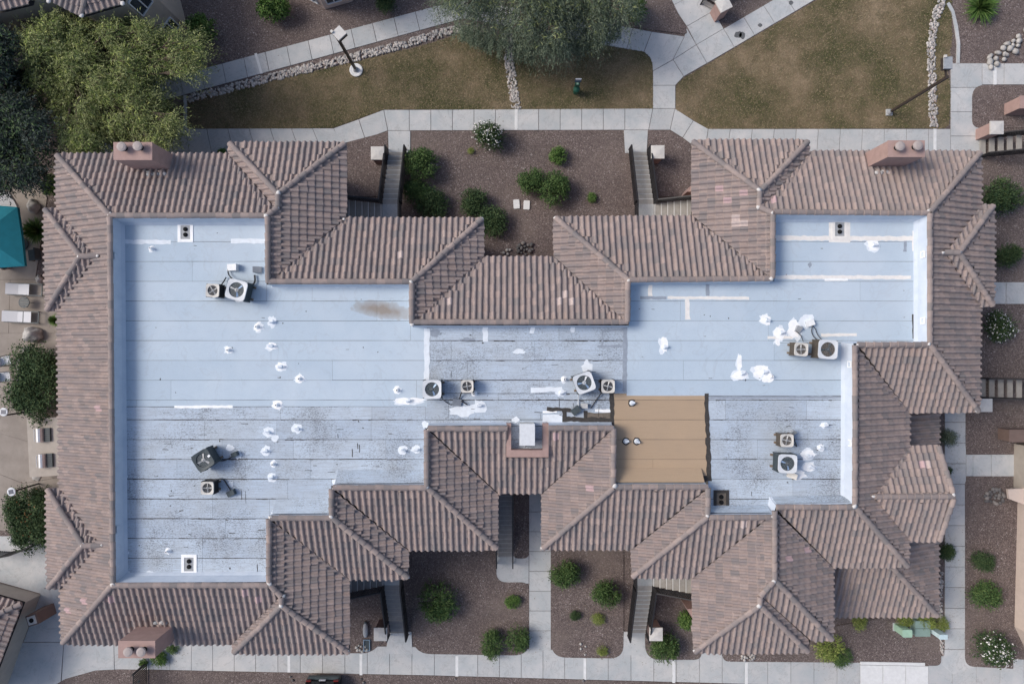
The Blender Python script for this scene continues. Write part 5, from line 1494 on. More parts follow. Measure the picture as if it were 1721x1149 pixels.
# umbrellas
def umbrella(label, apex, corners, mat, za, zc):
    a = at(*apex, za); t = thing('patio_umbrella', label, 'umbrella', (a.x, a.y, 0), 0, 'patio umbrellas')
    C_ = [at(x, y, zc) for x, y in corners]
    for i in range(len(C_)):
        b, c = C_[i], C_[(i + 1) % len(C_)]; m = (b + c) / 2 + Vector((0, 0, -.04))
        mb = MB(); up = Vector((0, 0, .012)); vs = [a, b, m, c]
        mb.add([v + up for v in vs] + [v - up for v in vs], [(0, 1, 2), (0, 2, 3), (4, 6, 5), (4, 7, 6), (1, 5, 6, 2), (2, 6, 7, 3)]); mb.build('canopy_panel', MAT[mat], t)
        mb = MB(); d = Vector((0, 0, -.16)); mb.add([b, m, c, c + d, m + d, b + d], [(0, 1, 4, 5), (1, 2, 3, 4)]); mb.build('valance', MAT[mat], t)
        mb = MB(); mb.cyl(a - Vector((0, 0, .06)), b - Vector((0, 0, .04)), .015, n=5); mb.build('rib', MAT['wood'], t)
    mb = MB(); mb.cyl((a.x, a.y, 0), (a.x, a.y, za + .1), .035, n=10); mb.build('pole', MAT['wood'], t)
    mb = MB(); mb.lathe([(.35, 0), (.35, .08), (.1, .12)], (a.x, a.y, .03), 16); mb.build('base', MAT['dark_grey_metal'], t)
umbrella('teal square patio umbrella at the left edge', (-33, 396), [(29, 348), (42, 447), (-105, 456), (-100, 338)], 'teal_cloth', 3.0, 2.35)
umbrella('white patio umbrella corner peeking out above the teal one', (-30, 335), [(14, 322), (30, 350), (-10, 380), (-60, 330)], 'white_cloth', 2.1, 1.7)
p = at(56, 428, .5); t = thing('patio_chair', 'dark wooden patio chair in the shade of the teal umbrella', 'chair', (p.x, p.y, 0), .1)
mb = MB(); mb.box((0, 0, .42), (.62, .58, .06)); mb.build('seat', MAT['dark_grey_metal'], t, local=True)
mb = MB(); mb.box((.32, 0, .65), (.06, .60, .5)); mb.build('backrest', MAT['dark_grey_metal'], t, local=True)
for sx in (-.28, .28):
    for sy in (-.26, .26): mb = MB(); mb.box((sx, sy, .21), (.05, .05, .42)); mb.build('leg', MAT['wood'], t, local=True)
p = at(8, 445, .4); t = thing('planter', 'dark round planter under the lower corner of the teal umbrella', 'planter', (p.x, p.y, 0))
mb = MB(); mb.lathe([(.20, 0), (.28, .38), (.30, .42), (.25, .42), (.23, .36)], (0, 0, .03), 16); mb.build('pot', MAT['brown_stucco'], t, local=True)
mb = MB(); mb.lathe([(.235, .36), (.2, .37)], (0, 0, .03), 16); mb.build('soil', MAT['dark_hole'], t, local=True)
# grill counter
P0, P1 = at(50, 800, .9), at(96, 702, .9)
t = thing('grill_counter', 'brown masonry counter holding two grills against the west eave', 'counter', ((P0.x + P1.x) / 2, (P0.y + P1.y) / 2, 0), .05)
w_, d_ = P1.x - P0.x + .35, P1.y - P0.y
mb = MB(); mb.box((.1, 0, .43), (w_ - .1, d_ - .1, .86)); mb.build('body', MAT['brown_stucco'], t, local=True)
mb = MB(); mb.box((.1, 0, .89), (w_, d_, .06)); mb.build('worktop', MAT['tan_stucco'], t, local=True)
for y, x, lb in ((731, 67, 'stainless grill on the counter, nearer the dark hedge'), (774, 71, 'stainless grill on the counter, nearer the flowering hedge')):
    p = at(x, y, 1.1); t = thing('gas_grill', lb, 'grill', (p.x, p.y, .92), .04, 'grills on the counter')
    mb = MB(); mb.box((.18, 0, .06), (.62, .72, .12)); mb.build('firebox', MAT['dark_grey_metal'], t, local=True)
    mb = MB(); n_ = 7; vs = []
    for yy in (-.36, .36):
        for i in range(n_): a = math.pi * i / (n_ - 1); vs.append((-.02 - math.cos(a) * .20, yy, .12 + math.sin(a) * .20))
    mb.add(vs, [(i, i + 1, n_ + i + 1, n_ + i) for i in range(n_ - 1)] + [tuple(range(n_)), tuple(range(n_, 2 * n_))]); mb.build('hood', MAT['steel'], t, local=True)
    mb = MB(); mb.cyl((-.27, -.32, .22), (-.27, .32, .22), .02, n=8); mb.build('handle', MAT['steel'], t, local=True)
    for i in range(6): mb = MB(); mb.box((.34, -.28 + i * .11, .125), (.30, .03, .015)); mb.build('grate_bar', MAT['black_metal'], t, local=True)
# boulders
for x, y, rx, ry, h, lb in ((60, 562, .48, .42, .5, 'pale split boulder below the loungers'), (47, 588, .22, .20, .3, 'small whitish boulder above the long grey one'), (43, 620, .26, .55, .45, 'long grey boulder left of the dark hedge'),
                            (68, 470, .16, .24, .2, 'small pinkish boulder under the west eave'), (62, 797, .32, .36, .1, 'flat bluish slab of rock below the grill counter'), (59, 348, .30, .40, .3, 'pale boulder near the spiky grass clump')):
    p = at(x, y, 0); bm = bmesh.new(); bmesh.ops.create_icosphere(bm, subdivisions=3, radius=1)
    for v in bm.verts:
        k = 1 + .22 * math.sin(v.co.x * 4 + x) * math.cos(v.co.y * 5 + y) + R.uniform(-.07, .07)
        v.co = Vector((v.co.x * rx * k, v.co.y * ry * k, v.co.z * h * k))
    me = bpy.data.meshes.new('boulder'); bm.to_mesh(me); bm.free(); me.materials.append(MAT['boulder'])
    me.polygons.foreach_set('use_smooth', [True] * len(me.polygons)); o = link('boulder', me); o.location = (p.x, p.y, h * .35); tag(o, lb, 'boulder', 'boulders round the patio')

# ------------------------------------------------------------------ neighbouring houses
def roof_bits(t, slopes, caps_):
    tr = bpy.data.objects.new('roof', None); col.objects.link(tr); tr.parent = t; XF[tr] = XF[t]
    loc = Vector(t.location)
    wh, pv, pf = [], [], []
    for k, s in slopes.items(): S[k] = s; lay(k, s, wh, pv, pf)
    for q in wh:
        M = tile_matrix(q); M.translation = M.translation - loc
        link('roof_tile', tile_me, tr, mw=M)
    mb = MB(); mb.v = [tuple(v) for v in pv]; mb.f = pf; mb.m = [0] * len(pf)
    if pf: mb.build('cut_tiles', MAT['tile'], tr, kind='stuff')
    mb = MB()
    for s in slopes.values():
        for poly in s.polys:
            q = [s.hit(*p) + Vector((0, 0, -.006)) for p in poly]; mb.add(q, [tuple(range(len(q)))]); mb.add([p - Vector((0, 0, .2)) for p in q], [tuple(range(len(q)))])
    mb.build('underlay', MAT['underlay'], tr)
    caps.clear()
    for a in caps_: cap(*a)
    for _, M in caps: M.translation = M.translation - loc; link('ridge_tile', cap_me, tr, mw=M)
def window(t, a, b, z0, z1, nrm):
    """framed pane on a wall between ground points a and b"""
    a, b = Vector(a), Vector(b); d = (b - a).normalized(); n_ = Vector(nrm)
    mb = MB(); q = [a + n_ * .02 + Vector((0, 0, z0)), b + n_ * .02 + Vector((0, 0, z0)), b + n_ * .02 + Vector((0, 0, z1)), a + n_ * .02 + Vector((0, 0, z1))]
    mb.add(q, [(0, 1, 2, 3)]); o = mb.build('window', MAT['glass'], t)
    mb = MB()
    for z in (z0, z1): mb.bar(a + n_ * .04 + Vector((0, 0, z)), b + n_ * .04 + Vector((0, 0, z)), .07, .06)
    for e in (a, b, (a + b) / 2): mb.bar(e + n_ * .04 + Vector((0, 0, z0)), e + n_ * .04 + Vector((0, 0, z1)), .05, .06)
    mb.build('window_frame', MAT['white_metal'], o)
def house(label, foot, zt, mat):
    pts = [at(x, y, 0) for x, y in foot]; c = sum(pts, Vector((0, 0, 0))) / len(pts)
    t = thing('neighbour_house', label, 'house', (c.x, c.y, 0), 0)
    mb = MB(); mb.prism(pts, 0, zt); mb.build('wall', MAT[mat], t)
    return t
t = house('tan house with a balcony and tiled eaves behind the tree at the upper left', [(315, 47), (293, 80), (236, 92), (195, 72), (168, 77), (100, 92), (-80, 140), (-80, -140), (290, -140), (303, 0)], 5.1, 'tan_stucco')
A, B = at(315, 47), at(293, 80); d = (B - A).normalized(); nr = Vector((-d.y, d.x, 0)); nr = nr if nr.x > 0 else -nr
window(t, A + d * .25, A + d * .95, .7, 1.7, nr); window(t, A + d * .25, A + d * 1.15, 3.4, 4.7, nr)
roof_bits(t, {'n1': Slope((135, 27), (206, 6), (150, -40), [[(135, 27), (206, 6), (212, -40), (140, -40)]], ze=5.15), 'n2': Slope((83, 0), (135, 27), (140, -40), [[(83, 0), (135, 27), (140, -40), (60, -40)]], ze=5.15),
              'n3': Slope((-10, 21), (52, 6), (10, -40), [[(-10, 21), (52, 6), (60, -40), (-10, -40)]], ze=5.15)}, [('n1', (136, 26), (150, -35))])
bp = [at(x, y, 2.6) for x, y in ((72, 60), (137, 50), (150, 62), (90, 76))]
bq = [at(x, y, 2.6) for x, y in ((66, 58), (139, 49), (160, 90), (95, 96))]
mb = MB(); mb.prism(bq, 2.6, 3.75); mb.build('balcony', MAT['brown_stucco'], t)
ct = sum(bq, Vector((0, 0, 0))) / 4
mb = MB()
for a, b in zip(bq, bq[1:] + bq[:1]): mb.bar((a.x, a.y, 4.0), (b.x, b.y, 4.0), .06, .06)
mb.build('balcony_rail', MAT['black_metal'], t)
for i in range(15):
    k = i / 14; a = bq[0] + (bq[1] - bq[0]) * k; b = bq[3] + (bq[2] - bq[3]) * k
    mb = MB(); mb.bar((a.x, a.y, 3.80), (b.x, b.y, 3.80), .05, .05); mb.build('balcony_slat', MAT['black_metal'], t)
for x, y in ((137, 26), (206, 6), (82, 2)):
    p = at(x, y, 5.3); mb = MB(); mb.add([(p.x + q[0] * .13, p.y + q[1] * .13, p.z + q[2] * .06) for q in ICO_V], ICO_F); mb.build('mortar', MAT['mortar'], t, smooth=True)
t = house('pale stucco house corner with dark windows at the top edge', [(547, 16), (592, 3), (640, -60), (470, -60), (517, 0)], 5.1, 'pale_stucco')
A, B, C_ = at(547, 16), at(592, 3), at(517, 0)
d = (B - A).normalized(); nr = Vector((d.y, -d.x, 0)); window(t, A + d * .25, A + d * 1.05, .5, 1.6, nr)
d = (C_ - A).normalized(); nr = Vector((-d.y, d.x, 0)); window(t, A + d * .3, A + d * .9, .4, 1.5, nr)
t = house('low tan outbuilding with tiled hip roof at the lower left edge', [(69, 998), (40, 1076), (14, 1150), (-120, 1110), (-70, 960)], 2.35, 'tan_stucco')
roof_bits(t, {'o1': Slope((38, 1013), (0, 1112), (-60, 1040), [[(38, 1013), (0, 1112), (-30, 1190), (-60, 1180), (-60, 1056)]], ze=2.5), 'o2': Slope((38, 1013), (-60, 985), (-60, 1040), [[(38, 1013), (-60, 985), (-60, 1056)]], ze=2.5)},
          [('o1', (36, 1014), (-50, 1051))])
p = at(53, 1042, 1.5); t = thing('vent_box', 'brown box with a round dark flue beside the low outbuilding', 'vent box', (p.x, p.y, 0), .3)
mb = MB(); mb.box((0, 0, .73), (.58, .58, 1.46)); mb.build('body', MAT['brown_stucco'], t, local=True)
mb = MB(); mb.box((0, 0, 1.48), (.44, .44, .05)); mb.build('cap', MAT['cream_metal'], t, local=True)
mb = MB(); mb.lathe([(.12, 1.50), (.12, 1.53)], (0, 0, 0), 16); mb.build('flue', MAT['dark_hole'], t, local=True)
t = house('pale pinkish house wall along the lower right edge', [(1710, 848), (1705, 1052), (1724, 1092), (1860, 1092), (1860, 820), (1712, 820)], 3.0, 'pale_stucco')
mb = MB(); mb.prism([at(x, y, 0) for x, y in ((1703, 745), (1760, 745), (1760, 819), (1703, 819))], 0, 1.0); mb.build('side_wall', MAT['tan_stucco'], t)
mb = MB(); mb.prism([at(x, y, .8) for x, y in ((1694, 822), (1760, 818), (1760, 862), (1696, 838))], .65, .8); mb.build('awning', MAT['pale_stucco'], t)
p = at(1696, 732, .9); mb = MB(); mb.box((p.x + 1.0, p.y, .45), (2.0, .62, .9)); mb.box((p.x + 1.0, p.y, .92), (2.05, .67, .05)); o = mb.build('garden_wall', MAT['brown_stucco']); tag(o, 'low reddish brown wall end at the right edge beside the small path', 'wall')
p = at(1714, 172, 1.2); mb = MB(); mb.box((p.x + .6, p.y, .6), (1.2, .62, 1.2)); mb.box((p.x + .6, p.y, 1.22), (1.26, .68, .05)); o = mb.build('garden_wall', MAT['stucco']); tag(o, 'pink stucco wall end at the upper right edge', 'wall')

# ------------------------------------------------------------------ plants
def leaf_cloud(clumps, n, size, asp=.45, up=.35, shell=.55, droop=0.0, seed=1):
    """vertices of n four-sided leaves spread through ellipsoid clumps (x, y, z, rx, ry, rz)"""
    g = np.random.default_rng(seed)
    C = np.array(clumps, dtype=float)
    wt = (C[:, 3] * C[:, 4] + C[:, 3] * C[:, 5] + C[:, 4] * C[:, 5]); wt /= wt.sum()
    idx = g.choice(len(C), n, p=wt)
    d = g.normal(size=(n, 3)); d /= np.linalg.norm(d, axis=1)[:, None]
    d[:, 2] = np.where(d[:, 2] < -.35, -d[:, 2], d[:, 2])
    # twigs: leaves gather round a limited number of directions, which leaves gaps between
    r = shell + (1 - shell) * g.random(n) ** .6
    lump = 1 + .16 * np.sin(d[:, 0] * 6.1 + idx * 1.7) * np.cos(d[:, 1] * 5.3 + idx) + .10 * np.sin(d[:, 2] * 9 + d[:, 0] * 11 + idx * 2.3)
    P = C[idx, :3] + d * C[idx, 3:] * (r * lump)[:, None]
    nr = d * .6 + g.normal(size=(n, 3)) * .55; nr[:, 2] += up; nr /= np.linalg.norm(nr, axis=1)[:, None]
    t = g.normal(size=(n, 3)); t[:, 2] -= droop; t -= nr * (t * nr).sum(1)[:, None]; t /= np.linalg.norm(t, axis=1)[:, None]
    b = np.cross(nr, t)
    L = (size * g.uniform(.6, 1.35, n))[:, None]; W = L * asp
    V = np.stack([P - t * L * .5, P + b * W * .5, P + t * L * .5, P - b * W * .5], 1).reshape(-1, 3)
    V[:, 2] = np.maximum(V[:, 2], .05)
    return V
def twigs(P, D, length, k, size, asp, droop=0.0, seed=1):
    """leaf quads strung along a twig at every point P with direction D"""
    g = np.random.default_rng(seed); n = len(P)
    D = D / np.linalg.norm(D, axis=1)[:, None]
    L = length * g.uniform(.5, 1.3, n)
    u = np.tile(np.linspace(0, 1, k), (n, 1))
    C = P[:, None, :] + D[:, None, :] * (u * L[:, None])[:, :, None]
    C[:, :, 2] -= droop * (u * L[:, None]) ** 2
    C = (C + g.normal(size=C.shape) * length * .05).reshape(-1, 3)
    m = len(C)
    t = np.repeat(D, k, 0) + g.normal(size=(m, 3)) * .55; t[:, 2] -= droop * .3; t /= np.linalg.norm(t, axis=1)[:, None]
    nr = g.normal(size=(m, 3)) * .5; nr[:, 2] += .8; b = np.cross(nr, t); b /= np.linalg.norm(b, axis=1)[:, None]
    s = (size * g.uniform(.6, 1.3, m))[:, None]
    V = np.stack([C - t * s * .5, C + b * s * asp * .5, C + t * s * .5, C - b * s * asp * .5], 1).reshape(-1, 3)
    V[:, 2] = np.maximum(V[:, 2], .05)
    return V
def stems(parent, n, r, h, mat='bark', base=.03, local=True):
    mb = MB()
    for i in range(n):
        a = R.uniform(0, 6.28); k = R.uniform(.3, .8)
        p0 = Vector((R.uniform(-.05, .05), R.uniform(-.05, .05), 0)); p1 = Vector((math.cos(a) * r * k * .6, math.sin(a) * r * k * .6, h * .5)); p2 = Vector((math.cos(a) * r * k, math.sin(a) * r * k, h * R.uniform(.75, .95)))
        mb.cyl(p0, p1, base, base * .6, 5); mb.cyl(p1, p2, base * .6, base * .25, 5)
    mb.build('stems', MAT[mat], parent, local=True)
def lumps(r, h, n, seed, spread=.5, k=.55):
    g = random.Random(seed); out = []
    for i in range(n):
        a = g.uniform(0, 6.28); q = g.random() ** .6 * spread * r; rr = r * k * g.uniform(.75, 1.15)
        out.append((math.cos(a) * q, math.sin(a) * q, h * g.uniform(.42, .60), rr, rr, h * .46))
    return out
def shrub_proto(kind, seed):
    t = bpy.data.objects.new('shrub', None); col.objects.link(t); XF[t] = (Vector((0, 0, 0)), 0.0)
    spec = {'dense': ('leaf_green', 4200, .105, .45, 9, .55), 'dark': ('leaf_dark', 4200, .11, .42, 10, .55), 'bright': ('leaf_bright', 1900, .15, .45, 8, .6), 'loose': ('leaf_green', 2600, .15, .26, 10, .62),
            'yellow': ('leaf_yellow', 1100, .14, .32, 8, .7), 'grey': ('leaf_grey', 3000, .12, .28, 9, .6), 'hedge': ('leaf_dark', 15000, .075, .5, 26, .9)}
    m, n, sz, asp, nl, sp = spec.get(kind if kind in spec else 'dark')
    if kind == 'spiky':
        g = np.random.default_rng(seed); n = 420
        a = g.uniform(0, 6.28, n); e = g.uniform(.15, 1.45, n); L = g.uniform(.75, 1.05, n)
        d = np.column_stack([np.cos(a) * np.cos(e), np.sin(a) * np.cos(e), np.sin(e)]); s = np.column_stack([-np.sin(a), np.cos(a), 0 * a]) * .028
        o0 = np.zeros((n, 3)); o0[:, 2] = .12
        tip = o0 + d * L[:, None]; tip[:, 2] -= .22 * (L * np.cos(e)) ** 2; mid = o0 + d * (L * .5)[:, None]
        V = np.stack([o0 - s * .6, mid - s, tip, mid + s], 1).reshape(-1, 3)
        np_mesh('foliage', V, n, 4, MAT['leaf_bright' if seed % 2 else 'leaf_yellow'], t)
        return t
    V = leaf_cloud(lumps(1.0, 1.0, nl, seed, sp), n, sz, asp, shell=.25, seed=seed)
    g2 = np.random.default_rng(seed + 9); q = 130
    d = g2.normal(size=(q, 3)); d[:, 2] = np.abs(d[:, 2]) * .7 + .05; d /= np.linalg.norm(d, axis=1)[:, None]
    P2 = d * np.array([.72, .72, .62]) * g2.uniform(.75, 1.0, q)[:, None]; P2[:, 2] += .30
    V = np.vstack([V, twigs(P2, d + g2.normal(size=(q, 3)) * .35, .34, 9, sz * .9, asp, .2, seed)])
    np_mesh('foliage', V, len(V) // 4, 4, MAT[m], t)
    if kind == 'flower':
        V = leaf_cloud(lumps(1.02, 1.04, nl, seed, sp), 230, .085, .8, up=1.0, shell=.96, seed=seed + 1); V[:, 2] += .02
        np_mesh('blossom', V, 230, 4, MAT['flower'], t)
    stems(t, 7, .8, .8)
    return t
PROTO = {}
def shrub(kind, x, y, rpx, label, h=None, seed=0, rot=None, sx=1.0, sy=1.0, group=None, cat='shrub', name='shrub'):
    key = (kind, seed)
    r = rpx * H / K * 1.08
    h = h or r * 1.35
    p = at(x, y, h * .35)
    if key not in PROTO:
        t = shrub_proto(kind, 31 + seed * 7 + len(kind)); PROTO[key] = t
    else:
        src = PROTO[key]; t = src.copy(); col.objects.link(t)
        for ch in src.children:
            c = ch.copy(); col.objects.link(c); c.parent = t
    t.name = name
    t.location = (p.x, p.y, .02); t.rotation_euler = (0, 0, R.uniform(0, 6.28) if rot is None else rot); t.scale = (r * sx * R.uniform(.88, 1.14), r * sy * R.uniform(.86, 1.10), h)
    for k in ('label', 'category', 'group'):
        if k in t: del t[k]
    tag(t, label, cat, group)
    return t
G = 'shrubs in the gravel beds'
for a in (('bright', 345, 52, 24, 'bright green shrub at the right edge of the big upper left tree', 1.6, 0), ('bright', 462, 14, 25, 'bright green shrub at the top edge left of the pale house corner', 1.5, 1), ('dark', 650, 8, 19, 'dark shrub at the top edge above the slanting sidewalk', 1.1, 0),
          ('bright', 1066, 18, 22, 'bright green shrub half under the weeping tree', 1.2, 0), ('flower', 825, 232, 27, 'white-flowering shrub beside the north sidewalk', 1.4, 0),
          ('dense', 711, 280, 28, 'dense bright green shrub right of the upper left staircase', 1.2, 0), ('dense', 703, 326, 26, 'small dense shrub wedged below the bright one by the upper left stairs', .9, 1), ('dark', 726, 346, 26, 'dark green shrub touching the north eave right of the upper left stairs', 1.0, 1),
          ('dark', 797, 341, 28, 'rounded dark shrub in the courtyard above the left tile hip', 1.0, 2), ('dark', 826, 374, 25, 'dark shrub pressed against the left tile hip in the courtyard', 1.0, 0),
          ('dense', 893, 307, 24, 'left half of the joined shrubs above the stepping stones', 1.1, 2), ('dense', 931, 322, 28, 'right, larger half of the joined shrubs above the stepping stones', 1.2, 0),
          ('bright', 938, 263, 15, 'small leafy plant alone in the upper courtyard gravel', .7, 1), ('bright', 994, 332, 9, 'tiny bright shrub near the upper right staircase', .35, 0), ('yellow', 792, 254, 6, 'tiny yellowish sprig beside the white-flowering shrub', .2, 0),
          ('dark', 1680, 332, 31, 'round dark shrub right of the upper east eave', 1.5, 1), ('dark', 1688, 430, 23, 'round dark shrub beside the east roof bump', 1.2, 2), ('flower', 1676, 548, 28, 'dark shrub sprinkled with white flowers right of the east eave', 1.3, 1),
          ('grey', 1589, 735, 15, 'small grey-green shrub next to the low shaded roof', .8, 0), ('dark', 1588, 925, 14, 'spiky dark clump by the east sidewalk below the porch roof', .7, 0), ('dark', 1592, 790, 8, 'small plant under the porch rake', .4, 1),
          ('dark', 1648, 941, 20, 'upper of the two dark shrubs in the right bed', .9, 2), ('dense', 1652, 998, 27, 'longer lower dark shrub in the right bed', 1.1, 1), ('flower', 1662, 1085, 33, 'large dark shrub dotted with white flowers at the lower right', 1.4, 0),
          ('loose', 735, 1006, 31, 'loose bright green bush in the lower left bed', 1.2, 0), ('bright', 862, 1010, 13, 'small leafy plant at the right side of the lower left bed', .5, 1), ('loose', 828, 1080, 21, 'left one of two feathery shrubs at the bed bottom by the central path', .9, 1),
          ('loose', 868, 1072, 21, 'right one of two feathery shrubs at the bed bottom by the central path', .9, 0), ('dense', 950, 963, 24, 'round shrub in the upper left of the central bed', 1.2, 2), ('dense', 1020, 995, 24, 'round shrub in the right of the central bed', 1.2, 0),
          ('dark', 967, 1033, 9, 'small dark sprig in the central bed', .4, 1), ('yellow', 1006, 1039, 11, 'small yellow-green sprig right of the dark one in the central bed', .45, 0), ('yellow', 1012, 1092, 9, 'yellowish plant at the bottom of the central bed', .4, 1),
          ('dense', 1116, 1086, 26, 'round shrub below the cream-capped post at the lower right stairs', 1.2, 1), ('bright', 1153, 1042, 15, 'bright plant under the eave beside the lower right stairs', .7, 0), ('yellow', 1443, 1040, 15, 'yellow-green shrub peeking from under the low south eave', .6, 0),
          ('yellow', 1392, 1086, 24, 'sprawling yellow-green shrub at the south eave corner', .7, 1), ('loose', 1415, 1102, 18, 'feathery trailing shrub spilling onto the south sidewalk', .4, 0), ('yellow', 1520, 1041, 14, 'leafy vine left above the mint pedestal', .6, 0), ('yellow', 1555, 1042, 15, 'vine with orange tips behind the sage cabinet', .7, 1),
          ('yellow', 1581, 1048, 12, 'vine end at the corner of the low roof', .6, 0), ('bright', 268, 1104, 14, 'fern-like plant under the lower left chimney', .5, 1), ('bright', 242, 1112, 8, 'small plant behind the iron gate', .4, 0), ('loose', 291, 1084, 14, 'weedy plant in the strip under the south eave', .3, 1), ('bright', 374, 257, 8, 'weeds at the foot of the north eave', .25, 0),
          ('spiky', 1651, 10, 32, 'round spiky bright green plant at the upper right', 1.0, 1), ('spiky', 60, 388, 27, 'spiky grassy clump beside the teal umbrella', .9, 3), ('spiky', 92, 538, 14, 'small spiky clump under the west eave', .5, 3), ('bright', 88, 312, 18, 'green shrub at the north-west corner eave', .8, 1), ('grey', 1391 - 3, 0, 2, 'unused', .1, 0)):
    if a[4] == 'unused': continue
    shrub(a[0], a[1], a[2], a[3], a[4], a[5], a[6], group=G)
shrub('hedge', 68, 650, 40, 'large dark hedge mass left of the west eave above the grills', 1.5, 0, rot=0, sx=1.0, sy=1.35, cat='hedge', name='hedge')
for x, y, r_, lb in ((86, 613, 20, 'upper dark lobe of the hedge mass beside the loungers'), (44, 668, 22, 'lower left lobe of the hedge mass by the solar light'), (74, 832, 19, 'upper lobe of the flowering hedge just below the counter'), (46, 896, 20, 'lower left lobe of the flowering hedge above the curved fence')):
    shrub('dark', x, y, r_, lb, 1.1, 1, group=G)
shrub('hedge', 62, 866, 36, 'dark hedge with orange flowers below the grills', 1.4, 0, rot=2.0, sx=1.35, sy=.95, cat='hedge', name='hedge')
t = [o for o in col.objects if o.get('label', '').startswith('dark hedge with orange')][0]
V = leaf_cloud(lumps(1.0, 1.02, 14, 48, .75), 150, .06, .7, up=1, shell=.95, seed=5); np_mesh('blossom', V, 150, 4, MAT['leaf_orange'], t)

def tree(name, label, base, zb, clumps, n, size, asp, mat, trunk_r, seed, droop=0.0, group=None, twig=None, up=.35, sprays=3000, reach=.75, heading=None):
    """clumps given as (px, py, z, radius, flatness)"""
    b = at(*base, 0); t = thing(name, label, 'tree', (b.x, b.y, 0), 0, group)
    C = []
    for x, y, z, r, fl in clumps:
        p = at(x, y, z); C.append((p.x - b.x, p.y - b.y, z, r, r, r * fl))
    V = leaf_cloud(C, n, size, asp, up, .35, droop, seed)
    np_mesh('crown', V, n, 4, MAT[mat], t)
    g2 = np.random.default_rng(seed + 5); CA = np.array(C); ix = g2.integers(0, len(CA), sprays)
    d = g2.normal(size=(sprays, 3)); d[:, 2] = d[:, 2] * .45 + .25; d /= np.linalg.norm(d, axis=1)[:, None]
    P2 = CA[ix, :3] + d * CA[ix, 3:] * g2.uniform(.2, .95, sprays)[:, None]
    out = P2.copy(); out[:, 2] = 0; out /= (np.linalg.norm(out, axis=1)[:, None] + .3)
    dirs = d * .6 + out * .8 + g2.normal(size=(sprays, 3)) * .3
    if heading is not None: dirs += np.array(heading)
    V = twigs(P2, dirs, reach, 14, size * .8, asp * 1.15, droop, seed)
    np_mesh('leaf_sprays', V, len(V) // 4, 4, MAT[mat], t)
    if twig:
        V = leaf_cloud([(c[0], c[1], c[2] + c[5] * .1, c[3] * 1.08, c[4] * 1.08, c[5] * 1.05) for c in C], int(n * .3), size * 1.1, asp, up, .7, droop, seed + 3)
        np_mesh('outer_leaves', V, int(n * .3), 4, MAT[twig], t)
    mb = MB(); top_ = Vector((0, 0, zb)); mb.cyl((0, 0, 0), top_, trunk_r, trunk_r * .75, 10)
    mb.build('trunk', MAT['bark'], t, local=True)
    mb = MB()
    for c in C:
        e = Vector(c[:3]); m = top_.lerp(e, .5) + Vector((R.uniform(-.2, .2), R.uniform(-.2, .2), R.uniform(.1, .4)))
        mb.cyl(top_ * .95, m, trunk_r * .5, trunk_r * .3, 6); mb.cyl(m, e, trunk_r * .3, trunk_r * .12, 5)
        for k in range(5):
            q = e + Vector((R.uniform(-1, 1) * c[3], R.uniform(-1, 1) * c[4], R.uniform(-.2, .9) * c[5])) * .85; mb.cyl(m.lerp(e, .7), q, trunk_r * .13, trunk_r * .05, 4)
    mb.build('limbs', MAT['bark'], t, local=True)
g = random.Random(3)
cl = []
for i in range(260):
    # crown fills the region left of the north-west corner of the roof
    for _ in range(60):
        x, y = g.uniform(45, 345), g.uniform(25, 275)
        if in_poly(x, y, [(40, 70), (60, 35), (150, 45), (190, 25), (225, 35), (250, 52), (300, 60), (335, 80), (322, 118), (270, 142), (288, 185), (300, 240), (255, 262), (190, 240), (120, 262), (90, 180), (50, 120)]): break
    cl.append((x, y, g.uniform(2.0, 5.0), g.uniform(.32, .72), g.uniform(.45, .8)))
tree('green_tree', 'broad yellow-green tree filling the upper left beside the building', (175, 150), 1.9, cl, 45000, .18, .17, 'leaf_olive', .22, 21, .35, 'trees around the building', twig='leaf_yellow', sprays=6500, reach=.85)
cl = []
for i in range(46):
    for _ in range(60):
        x, y = g.uniform(-60, 110), g.uniform(45, 330)
        if in_poly(x, y, [(-60, 40), (20, 55), (40, 100), (62, 150), (85, 190), (95, 240), (70, 290), (20, 310), (-60, 320)]): break
    cl.append((x, y, g.uniform(2.5, 5.5), g.uniform(.7, 1.15), g.uniform(.55, .8)))
tree('dark_tree', 'dark blue-green tree at the left edge below the tan house', (-5, 190), 2.0, cl, 34000, .16, .30, 'leaf_blue', .24, 22, .2, 'trees around the building', twig='leaf_dark', sprays=3500, reach=.6)
cl = []
for i in range(74):
    for _ in range(60):
        x, y = g.uniform(735, 1060), g.uniform(-40, 95)
        if in_poly(x, y, [(740, -40), (760, 12), (800, 40), (860, 45), (900, 70), (930, 80), (980, 66), (1030, 40), (1060, 10), (1070, -40)]): break
    cl.append((x, y, g.uniform(2.2, 4.6), g.uniform(.5, .85), g.uniform(.6, .9)))
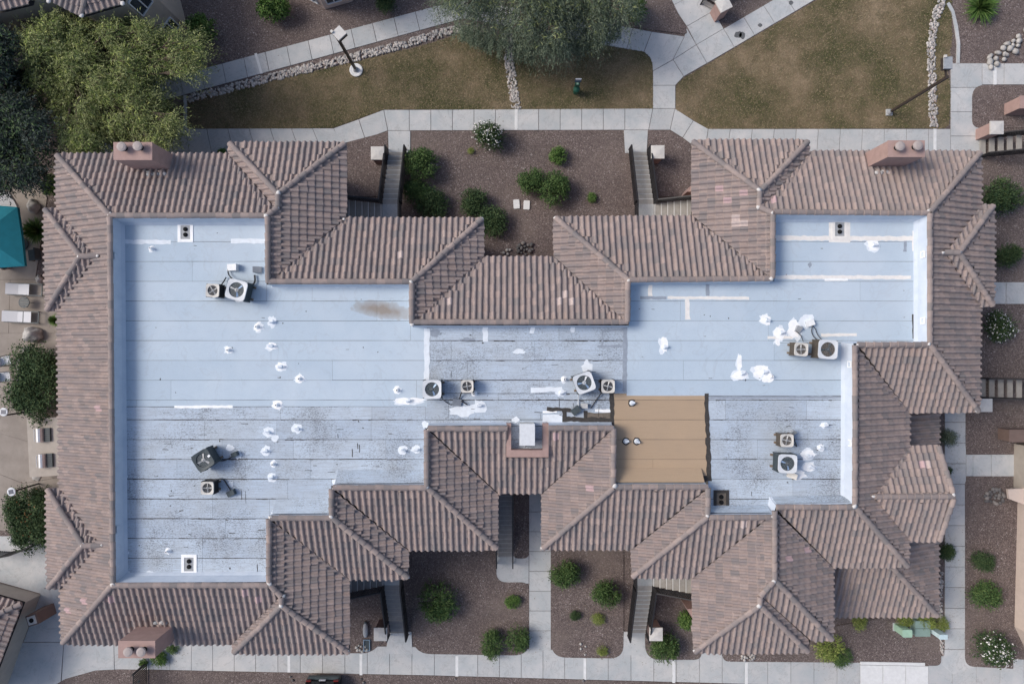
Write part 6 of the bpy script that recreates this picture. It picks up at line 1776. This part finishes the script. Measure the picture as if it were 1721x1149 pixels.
tree('weeping_tree', 'grey-green weeping tree overhanging the sidewalk at the top middle', (870, -10), 2.0, cl, 16000, .20, .12, 'leaf_grey', .18, 23, 1.1, 'trees around the building', twig='leaf_olive', up=.1, sprays=3600, reach=.95, heading=(0, -.35, 0))
# hanging sprays on the weeping tree's lower side
mb = [o for o in col.objects if o.name.startswith('weeping_tree')][0]
b = Vector(mb.location); gg = np.random.default_rng(9); vs = []
for k in range(420):
    x, y = g.uniform(765, 1045), 0
    y = 38 + 46 * math.sin((x - 765) / 280 * math.pi) * g.uniform(.35, 1.05)
    p = at(x, y, g.uniform(1.6, 3.2)) - b; d = Vector((g.uniform(-.25, .25), -.5, -.9)).normalized()
    for j in range(22):
        q = p + d * (j * .045) + Vector((g.uniform(-.05, .05), g.uniform(-.05, .05), 0)); a = g.uniform(0, 6.28); t2 = Vector((math.cos(a), math.sin(a), -.4)) * .06; w2 = Vector((-t2.y, t2.x, 0)) * .28
        vs += [q - t2, q + w2, q + t2, q - w2]
np_mesh('sprays', np.array([v[:] for v in vs]), len(vs) // 4, 4, MAT['leaf_grey'], mb)

# fallen leaves and twigs drifting over the gravel round the plants
vs = []
gl = random.Random(17)
spots = [(o.location.x, o.location.y, max(o.scale)) for o in col.objects if o.get('category') in ('shrub', 'hedge')]
for k in range(5200):
    x0, y0, r0 = gl.choice(spots); a = gl.uniform(0, 6.28); q = r0 * (.7 + abs(gl.gauss(0, .7)))
    p = Vector((x0 + math.cos(a) * q + .15, y0 + math.sin(a) * q, .058 + gl.uniform(0, .012))); b2 = gl.uniform(0, 6.28); L2 = gl.uniform(.012, .035)
    t2 = Vector((math.cos(b2), math.sin(b2), gl.uniform(-.2, .2))) * L2; w2 = Vector((-t2.y, t2.x, 0)) * gl.uniform(.3, .6)
    vs += [p - t2, p + w2, p + t2, p - w2]
o = np_mesh('leaf_litter', np.array([v[:] for v in vs]), len(vs) // 4, 4, MAT['leaf_litter'])
tag(o, 'dry leaves and twigs scattered round the shrubs on the gravel', 'leaf litter', kind='stuff')
